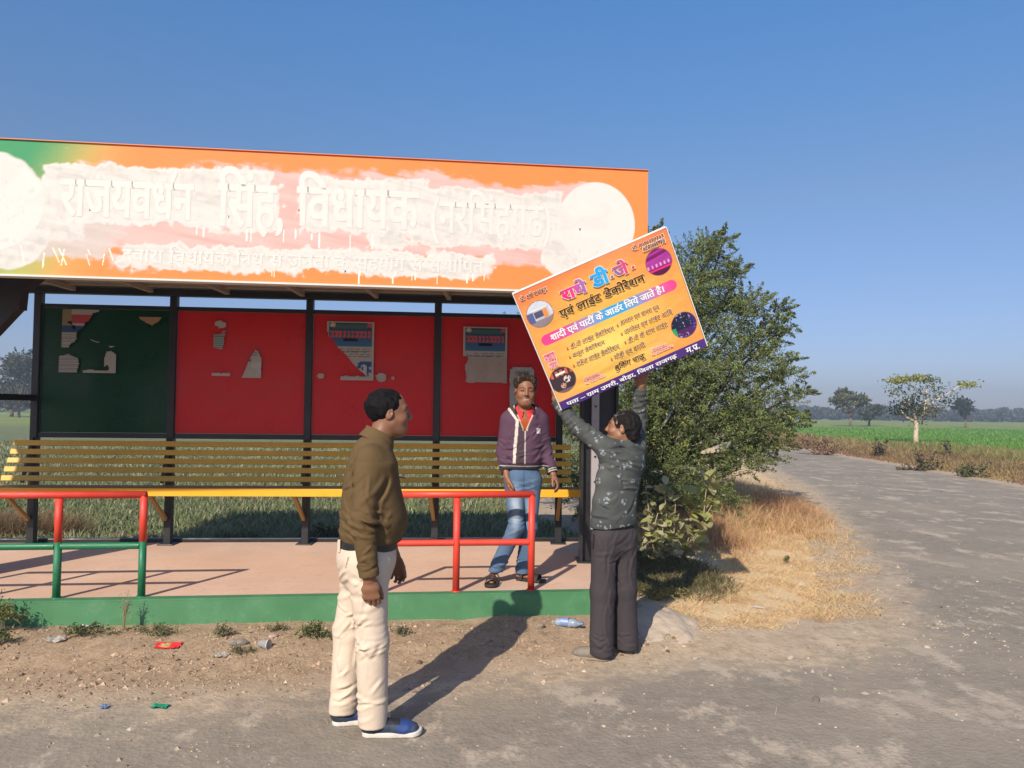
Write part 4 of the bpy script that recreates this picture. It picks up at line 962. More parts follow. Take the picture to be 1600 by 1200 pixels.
weed((-3.30,5.02), .15, .12, 400, 'low dark weed in front of the tall clump at the far left', (.09,.11,.04), 2, .024)
weed((-2.83,5.22), .20, .085, 520, 'low spreading green weed nearest the tall clump, with a bare dry stalk in it', (.10,.12,.045), 3, .024)
weed((-2.42,5.28), .20, .10, 420, 'wispy low weed right behind the red packet', (.12,.13,.05), 4, .02)
weed((-1.93,5.24), .07, .10, 180, 'small upright weed between the red packet and the crumpled plastic cup', (.11,.12,.055), 5, .02)
weed((-1.73,5.02), .12, .04, 160, 'flat little weed beside the grey stone slab', (.11,.11,.05), 6, .018)
weed((-1.33,5.28), .155, .12, 620, 'round green weed close to the left of the policeman', (.13,.155,.055), 7, .024)
weed((-.78,5.40), .13, .07, 240, 'small dusty weed just right of the trouser legs of the policeman', (.14,.13,.07), 8, .02)
weed((-1.62,5.40), .10, .05, 120, 'sparse weed tuft at the foot of the green kerb', (.14,.12,.06), 9, .018)
weed((-2.66,5.36), .055, .36, 90, 'thin dry brown stalk standing in front of the green kerb', (.36,.25,.17), 10, .012)
weed((1.22,6.35), .30, .14, 700, 'yellow flecked weed on the shaded grass right of the man with the board', (.24,.21,.06), 11, .022)
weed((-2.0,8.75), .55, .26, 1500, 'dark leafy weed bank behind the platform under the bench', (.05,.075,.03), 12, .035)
weed((-3.0,8.65), .40, .20, 800, 'looser weed patch behind the left half of the bench', (.12,.13,.05), 13, .03)
weed((3.0,8.4), .035, .12, 30, 'single green shoot at the edge of the dry grass', (.12,.14,.05), 14, .02)
# low cover at platform end, coloured dark and shaped to deepen the cast shadow
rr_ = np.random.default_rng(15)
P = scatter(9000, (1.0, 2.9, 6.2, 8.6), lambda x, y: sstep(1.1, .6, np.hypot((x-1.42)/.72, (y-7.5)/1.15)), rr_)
props(blades('shade_tinted_cover', P, .09, .008, 1.3, (.13,.115,.05), rr_, M_leaf), kind='stuff')

# trees far away: few lobes, own crown and trunk
def far_tree(base, label, w_, h, seed, colr, n=2600, trunk=.35, group='trees on the far side of the fields', name='field_tree', squash=.5, nl=8, leaf=None):
    r = np.random.default_rng(seed); lobes = []
    for k in range(nl):
        a = r.uniform(0, 2*math.pi); q = r.uniform(.0, 1); zz = h*(trunk + (1-trunk)*r.uniform(.25, .82)); rad = w_*.5*(1-q*.55)
        lobes.append((math.cos(a)*w_*.30*(1.2-zz/h*.6), math.sin(a)*w_*.3, zz, rad*.55, rad*.55, h*.17))
    lobes.append((0, 0, h*.62, w_*.36, w_*.36, h*.28))
    return tree(name, base, label, lobes, n, leaf or w_*.055, colr, r, trunk_r=w_*.028, ntw=30, group=group, tw_r=0, hollow=.4, spray=.5, asp=.7)
far_tree((48.5, 110, 0), 'broad rounded tree standing ahead of the far tree line, left of the pale trunk', 6.0, 5.4, 1, (.115,.125,.05), 5200, nl=11)
far_tree((54, 116, 0), 'low sprawling tree touching the right side of the broad rounded one', 6, 3.4, 11, (.07,.085,.05), 2600, .1)
far_tree((65, 110, 0), 'dark compact tree standing alone near the right edge of the picture', 4.0, 4.6, 2, (.035,.05,.035), 3000)
far_tree((-61.5, 96, 0), 'tall grey green tree with a narrow high top behind the left end of the shelter', 5.5, 9.6, 3, (.075,.09,.055), 5200, .05, nl=12)
far_tree((-58.5, 99, 0), 'wide grey green tree just right of the narrow topped one at the left', 8, 7.6, 4, (.065,.08,.05), 5200, .05, nl=12)
far_tree((-67, 103, 0), 'lower grey green tree at the very left edge of the picture', 8, 5.6, 41, (.07,.08,.05), 3000, .05)
# small pale trunked tree on the verge
e = empty('pale_trunk_tree', (21.0, 40.0, 0), 'small sparse tree with a pale bare trunk on the verge across the road', 'tree')
r = np.random.default_rng(21); B = np.array([21.0, 40.0, 0]); mb = MB()
def px2(dx, dz, dy=0): return B + np.array([dx/33., dy, dz/30.])
mb.tube([px2(2,-2), px2(1,18), px2(2,36), px2(-2,42)], [.15,.125,.11,.09], 9)
mb.tube([px2(2,34), px2(7,42), px2(15,52), px2(17,66), px2(20,84), px2(19,104)], [.08,.065,.055,.045,.03,.015], 7)
mb.tube([px2(-1,40), px2(-14,46), px2(-24,56), px2(-20,66)], [.10,.07,.05,.02], 6); mb.tube([px2(2,38), px2(-2,54), px2(-10,66), px2(-12,84)], [.09,.06,.04,.015], 6)
mb.tube([px2(16,58), px2(34,72), px2(56,84), px2(76,96), px2(92,100)], [.05,.04,.03,.022,.01], 6); mb.tube([px2(19,80), px2(4,92), px2(-14,100), px2(-32,104)], [.035,.026,.02,.01], 5)
mb.tube([px2(18,72), px2(36,80), px2(54,78)], [.03,.02,.01], 5); mb.tube([px2(-10,62), px2(-26,76), px2(-40,88)], [.03,.02,.008], 5); mb.tube([px2(19,90), px2(32,98), px2(44,92)], [.02,.015,.006], 5)
mb.build('trunk', M_palebark, e, smooth=True)
cl = [(-26,104,16,5,420,0),(-2,108,18,4,300,0),(14,106,16,5,220,1),(30,98,16,8,130,1),(-8,88,22,10,150,1),(-36,88,10,8,70,1),(10,78,18,8,110,1),(88,98,11,5,230,0),(60,84,12,6,60,1),(44,66,14,8,80,2),(-16,62,18,10,420,2),(8,54,20,12,380,3),(24,56,16,10,200,3),(-30,56,10,10,240,2),(-4,70,16,8,160,2),(56,72,8,5,60,2),(34,82,14,8,60,1)]
cc_ = [(.30,.30,.08),(.12,.14,.06),(.045,.06,.03),(.15,.14,.08)]; Cs, Ks = [], []
for dx, dz, a_, b_, n_, k in cl:
    n_ = int(n_*.75); p = np.stack([r.normal(dx, a_*.55, n_)/33, r.normal(0, .5, n_), r.normal(dz, b_*.6, n_)/30], 1) + B; Cs.append(p); Ks.append(np.tile(cc_[k], (n_, 1)))
Cs = np.concatenate(Cs); Ks = np.concatenate(Ks); V, F = leaves_geo(Cs, .15, r, .6, .3); mesh_obj('crown', V, F, M_leaf, e, colors=jit(Ks, len(Cs), r, .2, 4))
# bushes on the verge
def bush(base, w_, h, label, colr, n, seed, leaf=.11):
    r = np.random.default_rng(seed+40); e = empty('verge_bush', base, label, 'bush', 'bushes on the verge across the road'); B = np.array(base, float); mb = MB(); C = []
    for k in range(10):
        d = rotv(1, r, .8)[0]*np.array([w_, w_, h])*r.uniform(.6, 1.05); d[2] = abs(d[2]); mb.tube([B, B+d*.5+r.normal(0,.03,3), B+d], [.02,.014,.006], 5, caps=False)
        t = r.uniform(.2, 1.1, (n//10, 1)); C.append(B + d*t + r.normal(0, .09*w_, (n//10, 3)))
    mb.build('stems', M_bark, e); C = np.concatenate(C); C[:, 2] = np.maximum(C[:, 2], .03); V, F = leaves_geo(C, leaf, r, .5, .3); mesh_obj('foliage', V, F, M_leaf, e, colors=jit(colr, len(C), r, .3, 4))
bush((12.6, 31, 0), .95, 1.15, 'brown dried bush nearest the big tree across the road', (.20,.12,.07), 700, 1)
bush((14.2, 29.5, 0), .55, .95, 'dark dried bush second from the big tree across the road', (.10,.085,.045), 420, 2)
bush((16.3, 28.6, 0), .5, .8, 'dark little bush third from the big tree across the road', (.085,.085,.04), 360, 3)
bush((12.4, 17.6+3.2, 0), .55, .45, 'green tinged bush low at the right edge of the verge', (.12,.12,.05), 380, 4)
bush((12.3, 23.0, 0), .8, .65, 'dark brown scrub in the grass in front of the pale trunked tree', (.13,.10,.05), 520, 5)
# tree line on the horizon
def treeline(name, x0, x1, y0, y1, n, hmin, hmax, seed, colr, sz=.8, per=220):
    r = np.random.default_rng(seed); C, K = [], []
    for k in range(n):
        t = (k+r.uniform(-.4, .4))/n; c = np.array([x0+(x1-x0)*t, y0+(y1-y0)*t + r.uniform(-14, 14), 0]); h = r.uniform(hmin, hmax); w_ = h*r.uniform(.7, 1.4)
        d = rotv(per, r, .2)*r.uniform(.5, 1, (per, 1))**.5; p = c + d*np.array([w_*.6, w_*.6, h*.5]) + np.array([0, 0, h*.5]); C.append(p); K.append(np.tile(np.asarray(colr)*r.uniform(.7, 1.3), (per, 1)))
    C = np.concatenate(C); K = np.concatenate(K); C[:, 2] = np.maximum(C[:, 2], .1); V, F = leaves_geo(C, sz, r, .8, .4)
    props(mesh_obj(name, V, F, M_leaf, colors=jit(K, len(C), r, .15, 4)), kind='stuff')
treeline('far_tree_line', 60, 290, 265, 205, 130, 2.2, 4.2, 31, (.06,.078,.045), 1.1)
treeline('far_tree_line', 45, 260, 330, 250, 110, 3.2, 5.4, 35, (.06,.075,.05), 1.3)
treeline('far_tree_line', -290, -70, 215, 165, 90, 3.5, 6.5, 32, (.05,.065,.04), 1.1)
treeline('far_tree_line', -70, 60, 170, 250, 60, 3, 5.5, 33, (.05,.065,.04), 1.0)

# ------------------------------------------------------------------ litter and stones
def crumple(name, label, cat, base, size, colr, seed, rough=.5, transl=.3, flat=.35, nsub=9, rz=0, colfn=None):
    r = np.random.default_rng(seed+70); u, v = np.meshgrid(np.linspace(-1, 1, nsub), np.linspace(-1, 1, nsub)); u, v = u.ravel(), v.ravel()
    h = r.normal(0, .22, len(u)) * flat; bx, by = base; c, s = math.cos(rz), math.sin(rz); w_, d_ = size
    x_ = (u + r.normal(0, .05, len(u)))*w_/2; y_ = (v + r.normal(0, .06, len(u)))*d_/2; X = bx + x_*c - y_*s; Y = by + x_*s + y_*c
    z = gz(X, Y) + .006 + np.abs(h)*min(w_, d_)*.9; P = np.stack([X, Y, z], 1); J = np.arange(nsub*nsub).reshape(nsub, nsub); q = np.stack([J[:-1,:-1], J[:-1,1:], J[1:,1:], J[1:,:-1]], -1).reshape(-1, 4)
    cs = colfn(u, v) if colfn else np.tile(colr, (len(u), 1)); m = mat('litter film', vcol=True, rough=rough, var=.1, scale=40, transl=transl)
    return props(mesh_obj(name, np.vstack([P, P-[0,0,.0012]]), np.vstack([q, q[:, ::-1]+len(P)]), m, colors=np.vstack([cs, cs])), label, cat)
def redc(u, v):
    c = np.tile([.70,.035,.04], (len(u), 1)); c = np.where((np.abs(u+.15) < .4)[:, None] & (np.abs(v) < .75)[:, None], np.array([.62,.42,.16]), c); return np.where((np.hypot(u+.15, v) < .3)[:, None], np.array([.35,.40,.12]), c)
crumple('snack_packet', 'crumpled red and yellow snack packet lying on the bare earth', 'packet', (-2.235, 5.10), (.155, .085), None, 1, .35, .1, .4, 9, .1, redc)
crumple('plastic_scrap', 'torn bright green plastic scrap near the edge of the tar at the left', 'plastic scrap', (-1.87, 4.19), (.085, .06), (.03,.36,.20), 2)
crumple('plastic_scrap', 'small blue and white plastic scrap left of the green one', 'plastic scrap', (-2.16, 4.17), (.045, .05), (.22,.32,.50), 3)
crumple('plastic_scrap', 'green plastic scrap on the pale mound right of the man with the board', 'plastic scrap', (1.09, 5.55), (.055, .035), (.03,.36,.20), 4)
crumple('plastic_bag', 'greyish transparent plastic bag piece among the weeds at the left', 'plastic bag', (-2.99, 5.13), (.13, .07), (.55,.51,.45), 5, .3, .5, .9)
crumple('plastic_bag', 'flattened dusty plastic piece just right of the grey stone slab', 'plastic bag', (-1.84, 4.97), (.10, .05), (.50,.45,.38), 6, .3, .5, .9)
crumple('paper_scrap', 'white paper scrap against the foot of the kerb at the left', 'paper scrap', (-2.93, 5.42), (.12, .05), (.62,.58,.52), 7)
crumple('paper_scrap', 'white paper scrap on the dry straw nearest the road bend', 'paper scrap', (2.05, 6.35), (.10, .06), (.66,.60,.50), 8)
crumple('paper_scrap', 'pale greenish paper scrap lying on the straw near the white one', 'paper scrap', (1.62, 6.75), (.13, .07), (.50,.52,.40), 9)
# crushed water bottle
b0 = Vector((.42, 5.58, float(gz(.42, 5.58))+.033)); e = empty('plastic_bottle', tuple(b0 - Vector((0,0,.033))), 'crushed pale blue water bottle lying left of the feet of the man with the board', 'bottle')
M_bottle = mat('dusty clear blue plastic', (.42,.50,.62), rough=.25, var=.15, scale=20, transl=.4)
mb = MB(); dr = Vector((.94, -.30, 0)); rr2 = np.random.default_rng(4); ts = np.linspace(0, 1, 14); rad = [.012,.026,.031,.027,.030,.031,.025,.029,.031,.028,.031,.024,.013,.011]
mb.tube([b0 - dr*.1 + dr*.20*t + Vector((0, 0, -.006*abs(math.sin(t*9)))) for t in ts], rad, 10); mb.build('body', M_bottle, e, smooth=True)
mb = MB(); mb.tube([b0+dr*.101, b0+dr*.118], .014, 10); mb.build('cap', mat('blue cap', (.08,.16,.42), rough=.4), e)
mb = MB(); mb.tube([b0-dr*.045, b0+dr*.01], [.0322,.0322], 12, caps=False); mb.build('wrapper', mat('printed wrapper', (.16,.24,.45), rough=.4), e)
# crumpled cup
e = empty('plastic_cup', (-1.61, 5.10, float(gz(-1.61, 5.10))), 'crushed clear plastic cup on the earth left of the policeman', 'cup'); mb = MB(); c0 = Vector((-1.61, 5.10, float(gz(-1.61, 5.10))+.03))
mb.tube([c0+Vector((-.03,.01,-.002)), c0+Vector((0,0,.004)), c0+Vector((.035,-.01,0))], [.022,.029,.034], 9, caps=False); mb.build('body', mat('clear plastic', (.52,.50,.48), rough=.2, transl=.5), e, smooth=True)
mb = MB(); mb.tube([c0+Vector((.035,-.01,0)), c0+Vector((.039,-.011,0))], [.036,.036], 9, caps=False); mb.build('rim', mat('clear plastic rim', (.62,.60,.58), rough=.2), e)
def rock(label, base, s, seed, colr=(.30,.25,.19), sz=(1,.8,.5), cat='stone'):
    import bmesh
    bm = bmesh.new(); bmesh.ops.create_icosphere(bm, subdivisions=2, radius=1); r = np.random.default_rng(seed+200)
    off = r.uniform(0, 50, 3)
    for v in bm.verts:
        n_ = float(noise3(np.array([v.co[:]])*1.3 + off)[0]); v.co *= (1 + .32*n_); v.co = Vector((v.co.x*s*sz[0], v.co.y*s*sz[1], max(v.co.z, -.5)*s*sz[2]))
    me = bpy.data.meshes.new('stone'); bm.to_mesh(me); bm.free(); me.materials.append(mat('stone', colr, rough=.95, var=.25, scale=30/max(s,.02)*.04+20, bump=.5, bscale=60))
    o = link('stone', me); o.location = (*base, float(gz(*base))+s*sz[2]*.35); o.rotation_euler = (0, 0, r.uniform(0, 6)); return props(o, label, cat)
rock('flat grey stone slab standing out of the earth between two weeds', (-1.78, 5.13), .055, 1, (.22,.19,.16), (1.1,.5,.5))
rock('pinkish stone chip right of the grey slab near the kerb', (-1.60, 5.27), .04, 2, (.46,.32,.26), (1,.6,.4))
rock('largest pale stone lying alone on the dusty road right of the man with the board', (1.87, 5.16), .034, 3, (.42,.35,.27), (1.1,.8,.6))
rock('small dark stone alone on the tar below the pale stones', (1.75, 4.42), .028, 4, (.16,.13,.10), (1,.7,.5))
rock('small pale stone nearer to the shoes of the man with the board', (1.23, 5.12), .024, 5, (.40,.34,.27))
rock('pale double stone at the edge of the dusty road, right of centre', (2.92, 5.42), .030, 6, (.42,.36,.28))
rock('dark stone at the left foot of the man with the board', (.22, 5.55), .04, 7, (.25,.19,.14), (1.1,.8,.7))
rock('brown stone at the outer edge of the straw by the road bend', (3.45, 6.72), .035, 8, (.30,.23,.17), (1.3,.8,.5))
# pale spill of cement beside the platform corner
u = np.linspace(-1, 1, 40); U_, V2 = np.meshgrid(u, u); U_, V2 = U_.ravel(), V2.ravel(); X = 1.13 + U_*.30; Y = 5.72 + V2*.40
hgt = np.clip(.95 - np.hypot(U_, V2) + .55*fbm2(U_*2.6, V2*2.6, 4, 5), -.4, 1)
z = gz(X, Y) + sstep(-.05, .7, hgt)*.035 - .03*(hgt < .08) + .010*fbm2(U_*9, V2*9, 3, 6)*sstep(0, .3, hgt)
J = np.arange(1600).reshape(40, 40); q = np.stack([J[:-1,:-1], J[:-1,1:], J[1:,1:], J[1:,:-1]], -1).reshape(-1, 4); q = q[(hgt > .0)[q].all(1)]
M_cem = mat('pale cement spill', (.47,.385,.29), rough=.95, var=.16, scale=9, bump=.7, bscale=50, bdist=.01, col2=(.38,.30,.22))
us, inv = np.unique(q, return_inverse=True)
props(mesh_obj('cement_mound', np.stack([X, Y, z], 1)[us], inv.reshape(-1, 4), M_cem, smooth=True), 'pale low mound of spilled cement beside the platform corner', 'cement mound')
# ------------------------------------------------------------------ people: implicit surfaces meshed with surface nets
def V3(*a): return np.array(a, float)
def unit(v): v = np.asarray(v, float); return v/np.linalg.norm(v)
def smin(a, b, k): 
    h = np.clip(.5 + .5*(b-a)/k, 0, 1); return b*(1-h) + a*h - k*h*(1-h)
def smax(a, b, k): return -smin(-a, -b, k)
def cap(P, a, b, ra, rb, side=None):
    """tapered capsule; ra, rb = radius or (across side, other way)"""
    a = np.asarray(a, float); b = np.asarray(b, float); ab = b-a; L = np.linalg.norm(ab); w_ = ab/L
    rx0, ry0 = ra if hasattr(ra, '__len__') else (ra, ra); rx1, ry1 = rb if hasattr(rb, '__len__') else (rb, rb)
    d = P-a; t = d@w_; tc = np.clip(t, 0, L); u = tc/L; ex = t-tc
    if rx0 == ry0 and rx1 == ry1:
        q = d - tc[:, None]*w_; return np.sqrt((q*q).sum(1)) - (rx0+(rx1-rx0)*u)
    s = np.asarray(side, float); s = s - (s@w_)*w_; s /= np.linalg.norm(s); f = np.cross(w_, s)
    rx = rx0+(rx1-rx0)*u; ry = ry0+(ry1-ry0)*u; m_ = np.minimum(rx, ry)
    q = np.sqrt(((d@s)/rx)**2 + ((d@f)/ry)**2 + (ex/m_)**2); return (q-1)*m_
def ell3(P, c, R, rad):
    q = ((P-c)@R)/np.asarray(rad); n_ = np.sqrt((q*q).sum(1)); return (n_-1)*min(rad)*1.0
class Grp:
    def __init__(s, c, r, fn, k=.02): s.c = np.asarray(c, float); s.r = r; s.fn = fn; s.k = k
def evalg(P, groups):
    d = None
    for g_ in groups:
        dist = np.sqrt(((P-g_.c)**2).sum(1)) - g_.r; m_ = dist < .05; v = dist + .03
        if m_.any(): v = v.copy(); v[m_] = g_.fn(P[m_])
        d = v if d is None else smin(d, v, g_.k)
    return d
def surface_nets(fn, lo, hi, h):
    lo = np.asarray(lo, float); n = np.ceil((np.asarray(hi)-lo)/h).astype(int)+1; B = 6; nb = -(-n//B); n = nb*B
    cx = [lo[i] + (np.arange(nb[i])*B + (B-1)/2)*h for i in range(3)]; C = np.stack(np.meshgrid(*cx, indexing='ij'), -1).reshape(-1, 3)
    dc = fn(C); act = np.abs(dc) < h*B*.95 + .025; bi = np.stack(np.unravel_index(np.nonzero(act)[0], nb), 1)
    F = np.full(tuple(n), .5, np.float32); inner = dc < 0
    Fb = F.reshape(nb[0], B, nb[1], B, nb[2], B); Fb[:] = np.where(inner, -.5, .5).reshape(nb)[:, None, :, None, :, None]
    loc = np.stack(np.meshgrid(*[np.arange(B)]*3, indexing='ij'), -1).reshape(-1, 3)
    for s in range(0, len(bi), 1200):
        idx = (bi[s:s+1200, None]*B + loc[None]).reshape(-1, 3); F[idx[:, 0], idx[:, 1], idx[:, 2]] = fn(lo + idx*h)
    S = F < 0; c8 = [S[i:n[0]-1+i, j:n[1]-1+j, k:n[2]-1+k] for i in (0,1) for j in (0,1) for k in (0,1)]
    cnt = sum(c.astype(np.int8) for c in c8); cells = np.argwhere((cnt > 0) & (cnt < 8)); m_ = len(cells)
    idm = np.full(tuple(n), -1, np.int32); idm[cells[:, 0], cells[:, 1], cells[:, 2]] = np.arange(m_)
    acc = np.zeros((m_, 3)); num = np.zeros(m_)
    offs = [(i, j, k) for i in (0,1) for j in (0,1) for k in (0,1)]
    for a in offs:
        for ax_ in range(3):
            if a[ax_]: continue
            b = list(a); b[ax_] = 1; fa = F[cells[:,0]+a[0], cells[:,1]+a[1], cells[:,2]+a[2]]; fb = F[cells[:,0]+b[0], cells[:,1]+b[1], cells[:,2]+b[2]]
            m2_ = (fa < 0) != (fb < 0); t = np.where(m2_, fa/np.where(m2_, fa-fb, 1), 0); p = np.tile(np.array(a, float), (m_, 1)); p[:, ax_] += t; acc += p*m2_[:, None]; num += m2_
    Vt = lo + (cells + acc/num[:, None])*h; Q = []
    for ax_ in range(3):
        u, v = [(1,2),(2,0),(0,1)][ax_]; sl0 = [slice(0, n[i]-1) for i in range(3)]; sl1 = list(sl0); sl1[ax_] = slice(1, n[ax_])
        A = S[tuple(sl0)]; Bq = S[tuple(sl1)]; e = np.argwhere(A != Bq); e = e[(e[:, u] > 0) & (e[:, v] > 0)]
        def I_(du, dv): c = e.copy(); c[:, u] -= du; c[:, v] -= dv; return idm[c[:, 0], c[:, 1], c[:, 2]]
        q = np.stack([I_(1,1), I_(0,1), I_(0,0), I_(1,0)], 1); ins = A[e[:, 0], e[:, 1], e[:, 2]]; q[~ins] = q[~ins][:, ::-1]; Q.append(q[(q >= 0).all(1)])
    return Vt, np.vstack(Q)
def body_mesh(name, fn, lo, hi, h, mt, parent, colfn, origin, smooth_it=1):
    Vt, Q = surface_nets(fn, lo, hi, h)
    cs = colfn(Vt) if colfn else None
    return mesh_obj(name, Vt + origin, Q, mt, parent, colors=cs, smooth=True)

def head_frame(fwd, pitch=0., roll=0.):
    f = unit([fwd[0], fwd[1], 0]); r_ = np.cross(f, [0, 0, 1]); up = np.array([0, 0, 1.])
    f2 = f*math.cos(pitch) + up*math.sin(pitch); u2 = np.cross(r_, f2); r3 = r_*math.cos(roll) + u2*math.sin(roll); u3 = np.cross(r3, f2)
    return np.stack([r3, f2, u3], 1)
I3 = np.eye(3)
def head_local(L, smile=False, fat=0.):
    """L: points in the head frame (right, forward, up), metres"""
    d = ell3(L, V3(0,-.012,.034), I3, (.074,.096,.084))
    d = smin(d, ell3(L, V3(0,.028,-.03), I3, (.060+fat*.4,.062,.080)), .03)
    d = smin(d, ell3(L, V3(0,.052,-.088), I3, (.030+fat*.5,.030,.024)), .03)
    d = smin(d, cap(L, V3(-.048-fat*.3,.005,-.052), V3(-.02,.052,-.092), .020, .018), .03); d = smin(d, cap(L, V3(.048+fat*.3,.005,-.052), V3(.02,.052,-.092), .020, .018), .03)
    A = L.copy(); A[:, 0] = np.abs(A[:, 0])
    d = smin(d, cap(A, V3(.0,.082,.026), V3(.042,.066,.024), .013, .012), .014)       # brow
    d = smin(d, ell3(A, V3(.040,.058,-.028), I3, (.024,.024,.022)), .022)             # cheekbone
    d = smax(d, -ell3(A, V3(.031,.104,.005), I3, (.019,.018,.012)), .012)            # socket
    d = smin(d, ell3(A, V3(.031,.076,.004), I3, (.0150,.0135,.0120)), .003)          # lids
    d = smin(d, cap(L, V3(0,.086,.018), V3(0,.107,-.024), .0075, .0105), .010); d = smin(d, ell3(A, V3(.0105,.096,-.029), I3, (.009,.012,.008)), .006)
    d = smax(d, -ell3(A, V3(.0065,.100,-.0375), I3, (.004,.006,.004)), .002)
    if smile:
        d = smin(d, cap(A, V3(0,.088,-.051), V3(.026,.074,-.047), .0065, .004), .006); d = smin(d, cap(A, V3(0,.086,-.074), V3(.024,.073,-.058), .0070, .004), .006)
        d = smax(d, -ell3(A, V3(0,.096,-.0615), I3, (.024,.022,.0085)), .003); d = smin(d, ell3(L, V3(0,.070,-.060), I3, (.026,.016,.014)), .002)
        d = smin(d, ell3(A, V3(.036,.066,-.040), I3, (.014,.014,.018)), .012)
    else:
        d = smin(d, cap(A, V3(0,.089,-.055), V3(.020,.080,-.0575), .0065, .004), .006); d = smin(d, cap(A, V3(0,.087,-.068), V3(.018,.079,-.063), .0075, .004), .006)
        d = smax(d, -cap(A, V3(0,.098,-.0612), V3(.020,.086,-.0605), .0026, .0018), .002)
    # ears
    e = ell3(A, V3(.076,-.010,-.002), head_ear, (.0085,.019,.031)); e = smax(e, -ell3(A, V3(.087,-.004,.004), head_ear, (.008,.010,.018)), .004); d = smin(d, e, .008)
    return d
_t = .35; head_ear = np.stack([unit([math.cos(_t), -math.sin(_t), .1]), unit([math.sin(_t), math.cos(_t), -.15]), unit([-.1, .15, 1])], 1)
def head_colors(L, base, stubble=.0, grey=0., smile=False):
    n = len(L); c = np.tile(np.asarray(base, float), (n, 1)); A = np.abs(L[:, 0])
    c *= (1 + .07*noise3(L*60, 3))[:, None]
    def m_(c, f, col): return c*(1-f[:, None]) + np.asarray(col)*f[:, None]
    fr = L[:, 1] > .045
    lip = np.exp(-((A/.021)**4)) * np.exp(-(((L[:, 2]+.0615)/.011)**4)) * fr; c = m_(c, lip*.55, (.24,.085,.06))
    brow = fr*np.exp(-(((A-.031)/.020)**4))*np.exp(-(((L[:, 2]-.0285+.12*np.abs(A-.028))/.0055)**4)); c = m_(c, brow*.9, (.012,.009,.007))
    eye = fr*(L[:, 1] > .07)*np.exp(-(((A-.031)/.0135)**4))*np.exp(-(((L[:, 2]-.004)/.0055)**4)); c = m_(c, eye*.95, (.022,.015,.013))
    if stubble:
        st = fr*sstep(-.035,-.06, L[:, 2])*(A < .055)*stubble*(.75+.25*noise3(L*500, 5)); c = m_(c, np.clip(st, 0, 1), np.array([.06,.05,.045])*(1-grey)+np.array([.30,.28,.26])*grey)
        mo = fr*np.exp(-(((L[:, 2]+.047)/.005)**4))*(A < .026); c = m_(c, mo*stubble, (.05,.04,.035))
    if smile:
        tt = fr*(L[:, 1] > .055)*np.exp(-((A/.020)**6))*np.exp(-(((L[:, 2]+.0605-.30*A*A/.022)/.0062)**4)); c = m_(c, tt*.75, (.46,.40,.35))
    return c
def hand_parts(wr, d, pn, th, curls=(35,40,35), scale=1., spread=.0, thumb=(.55,.75,.3), tcurl=.35):
    """wr wrist, d towards the fingers, pn palm normal (the side the fingers curl to), th the thumb's side"""
    d = unit(d); th = unit(th - (np.asarray(th)@d)*d); pn_ = unit(np.asarray(pn) - (np.asarray(pn)@d)*d - (np.asarray(pn)@th)*th); s = scale
    wr = np.asarray(wr, float); seg = []
    kn = wr + d*.088*s
    P_ = [(wr - d*.01, wr + d*.045*s, (.026*s,.017*s), (.036*s,.017*s), th), (wr + d*.045*s, kn - d*.004, (.036*s,.017*s), (.040*s,.0135*s), th)]
    F_ = []
    for i, (L, rr_, fw) in enumerate(((.070,.0088,-.002),(.078,.0092,.004),(.073,.0088,.0),(.057,.0078,-.010))):
        p = kn + th*(.030-.0200*i)*s + d*fw*s; a = math.radians(curls[0]*(1+.12*i)); out = []
        dd = unit(d + th*spread*(1.5-i))
        for k, (fr, cu) in enumerate(((.45,0),(.30,curls[1]),(.25,curls[2]))):
            a += math.radians(cu) if k else 0; v = dd*math.cos(a) + pn_*math.sin(a); q = p + v*L*fr*s; out.append((p, q, rr_*s*(1-.08*k), rr_*s*(.94-.10*k))); p = q
        F_.append(out)
    tb = wr + d*.022*s + th*.024*s + pn_*.006*s; td = unit(d*thumb[0] + th*thumb[1] + pn_*thumb[2]); t1 = tb + td*.040*s; td2 = unit(td + d*tcurl + pn_*tcurl*.4 - th*tcurl*.5); t2 = t1 + td2*.030*s; t3 = t2 + unit(td2 + d*.2)*.022*s
    F_.append([(tb, t1, .0135*s, .0115*s), (t1, t2, .0112*s, .0100*s), (t2, t3, .0100*s, .0080*s)])
    def fn(P):
        dv = cap(P, *P_[0][:2], P_[0][2], P_[0][3], P_[0][4]); dv = smin(dv, cap(P, *P_[1][:2], P_[1][2], P_[1][3], P_[1][4]), .012)
        for out in F_:
            f_ = None
            for (p, q, r0, r1) in out: c_ = cap(P, p, q, r0, r1); f_ = c_ if f_ is None else smin(f_, c_, .004)
            dv = smin(dv, f_, .006)
        return dv
    tips = [o[-1][1] for o in F_]
    return fn, wr + d*.085*s, .135*s
SKIN = {}
def skin_mat(name):
    m = mat(name, vcol=True, rough=.5, var=.06, scale=40, bump=.15, bscale=180, bdist=.0015, spec=.4, sss=.06); return m
M_skin = skin_mat('skin'); M_hair = mat('hair', vcol=True, rough=.7, var=.2, scale=60, bump=.7, bscale=240, bdist=.002, spec=.12)
M_cloth = mat('woven cloth', vcol=True, rough=.85, var=.06, scale=10, bump=.35, bscale=30, bdist=.007, spec=.2)
M_sole = mat('shoe sole', (.58,.54,.48), rough=.7, var=.1, scale=20); M_shoe = mat('shoe fabric', vcol=True, rough=.7, var=.15, scale=40, bump=.3, bscale=300, bdist=.001)
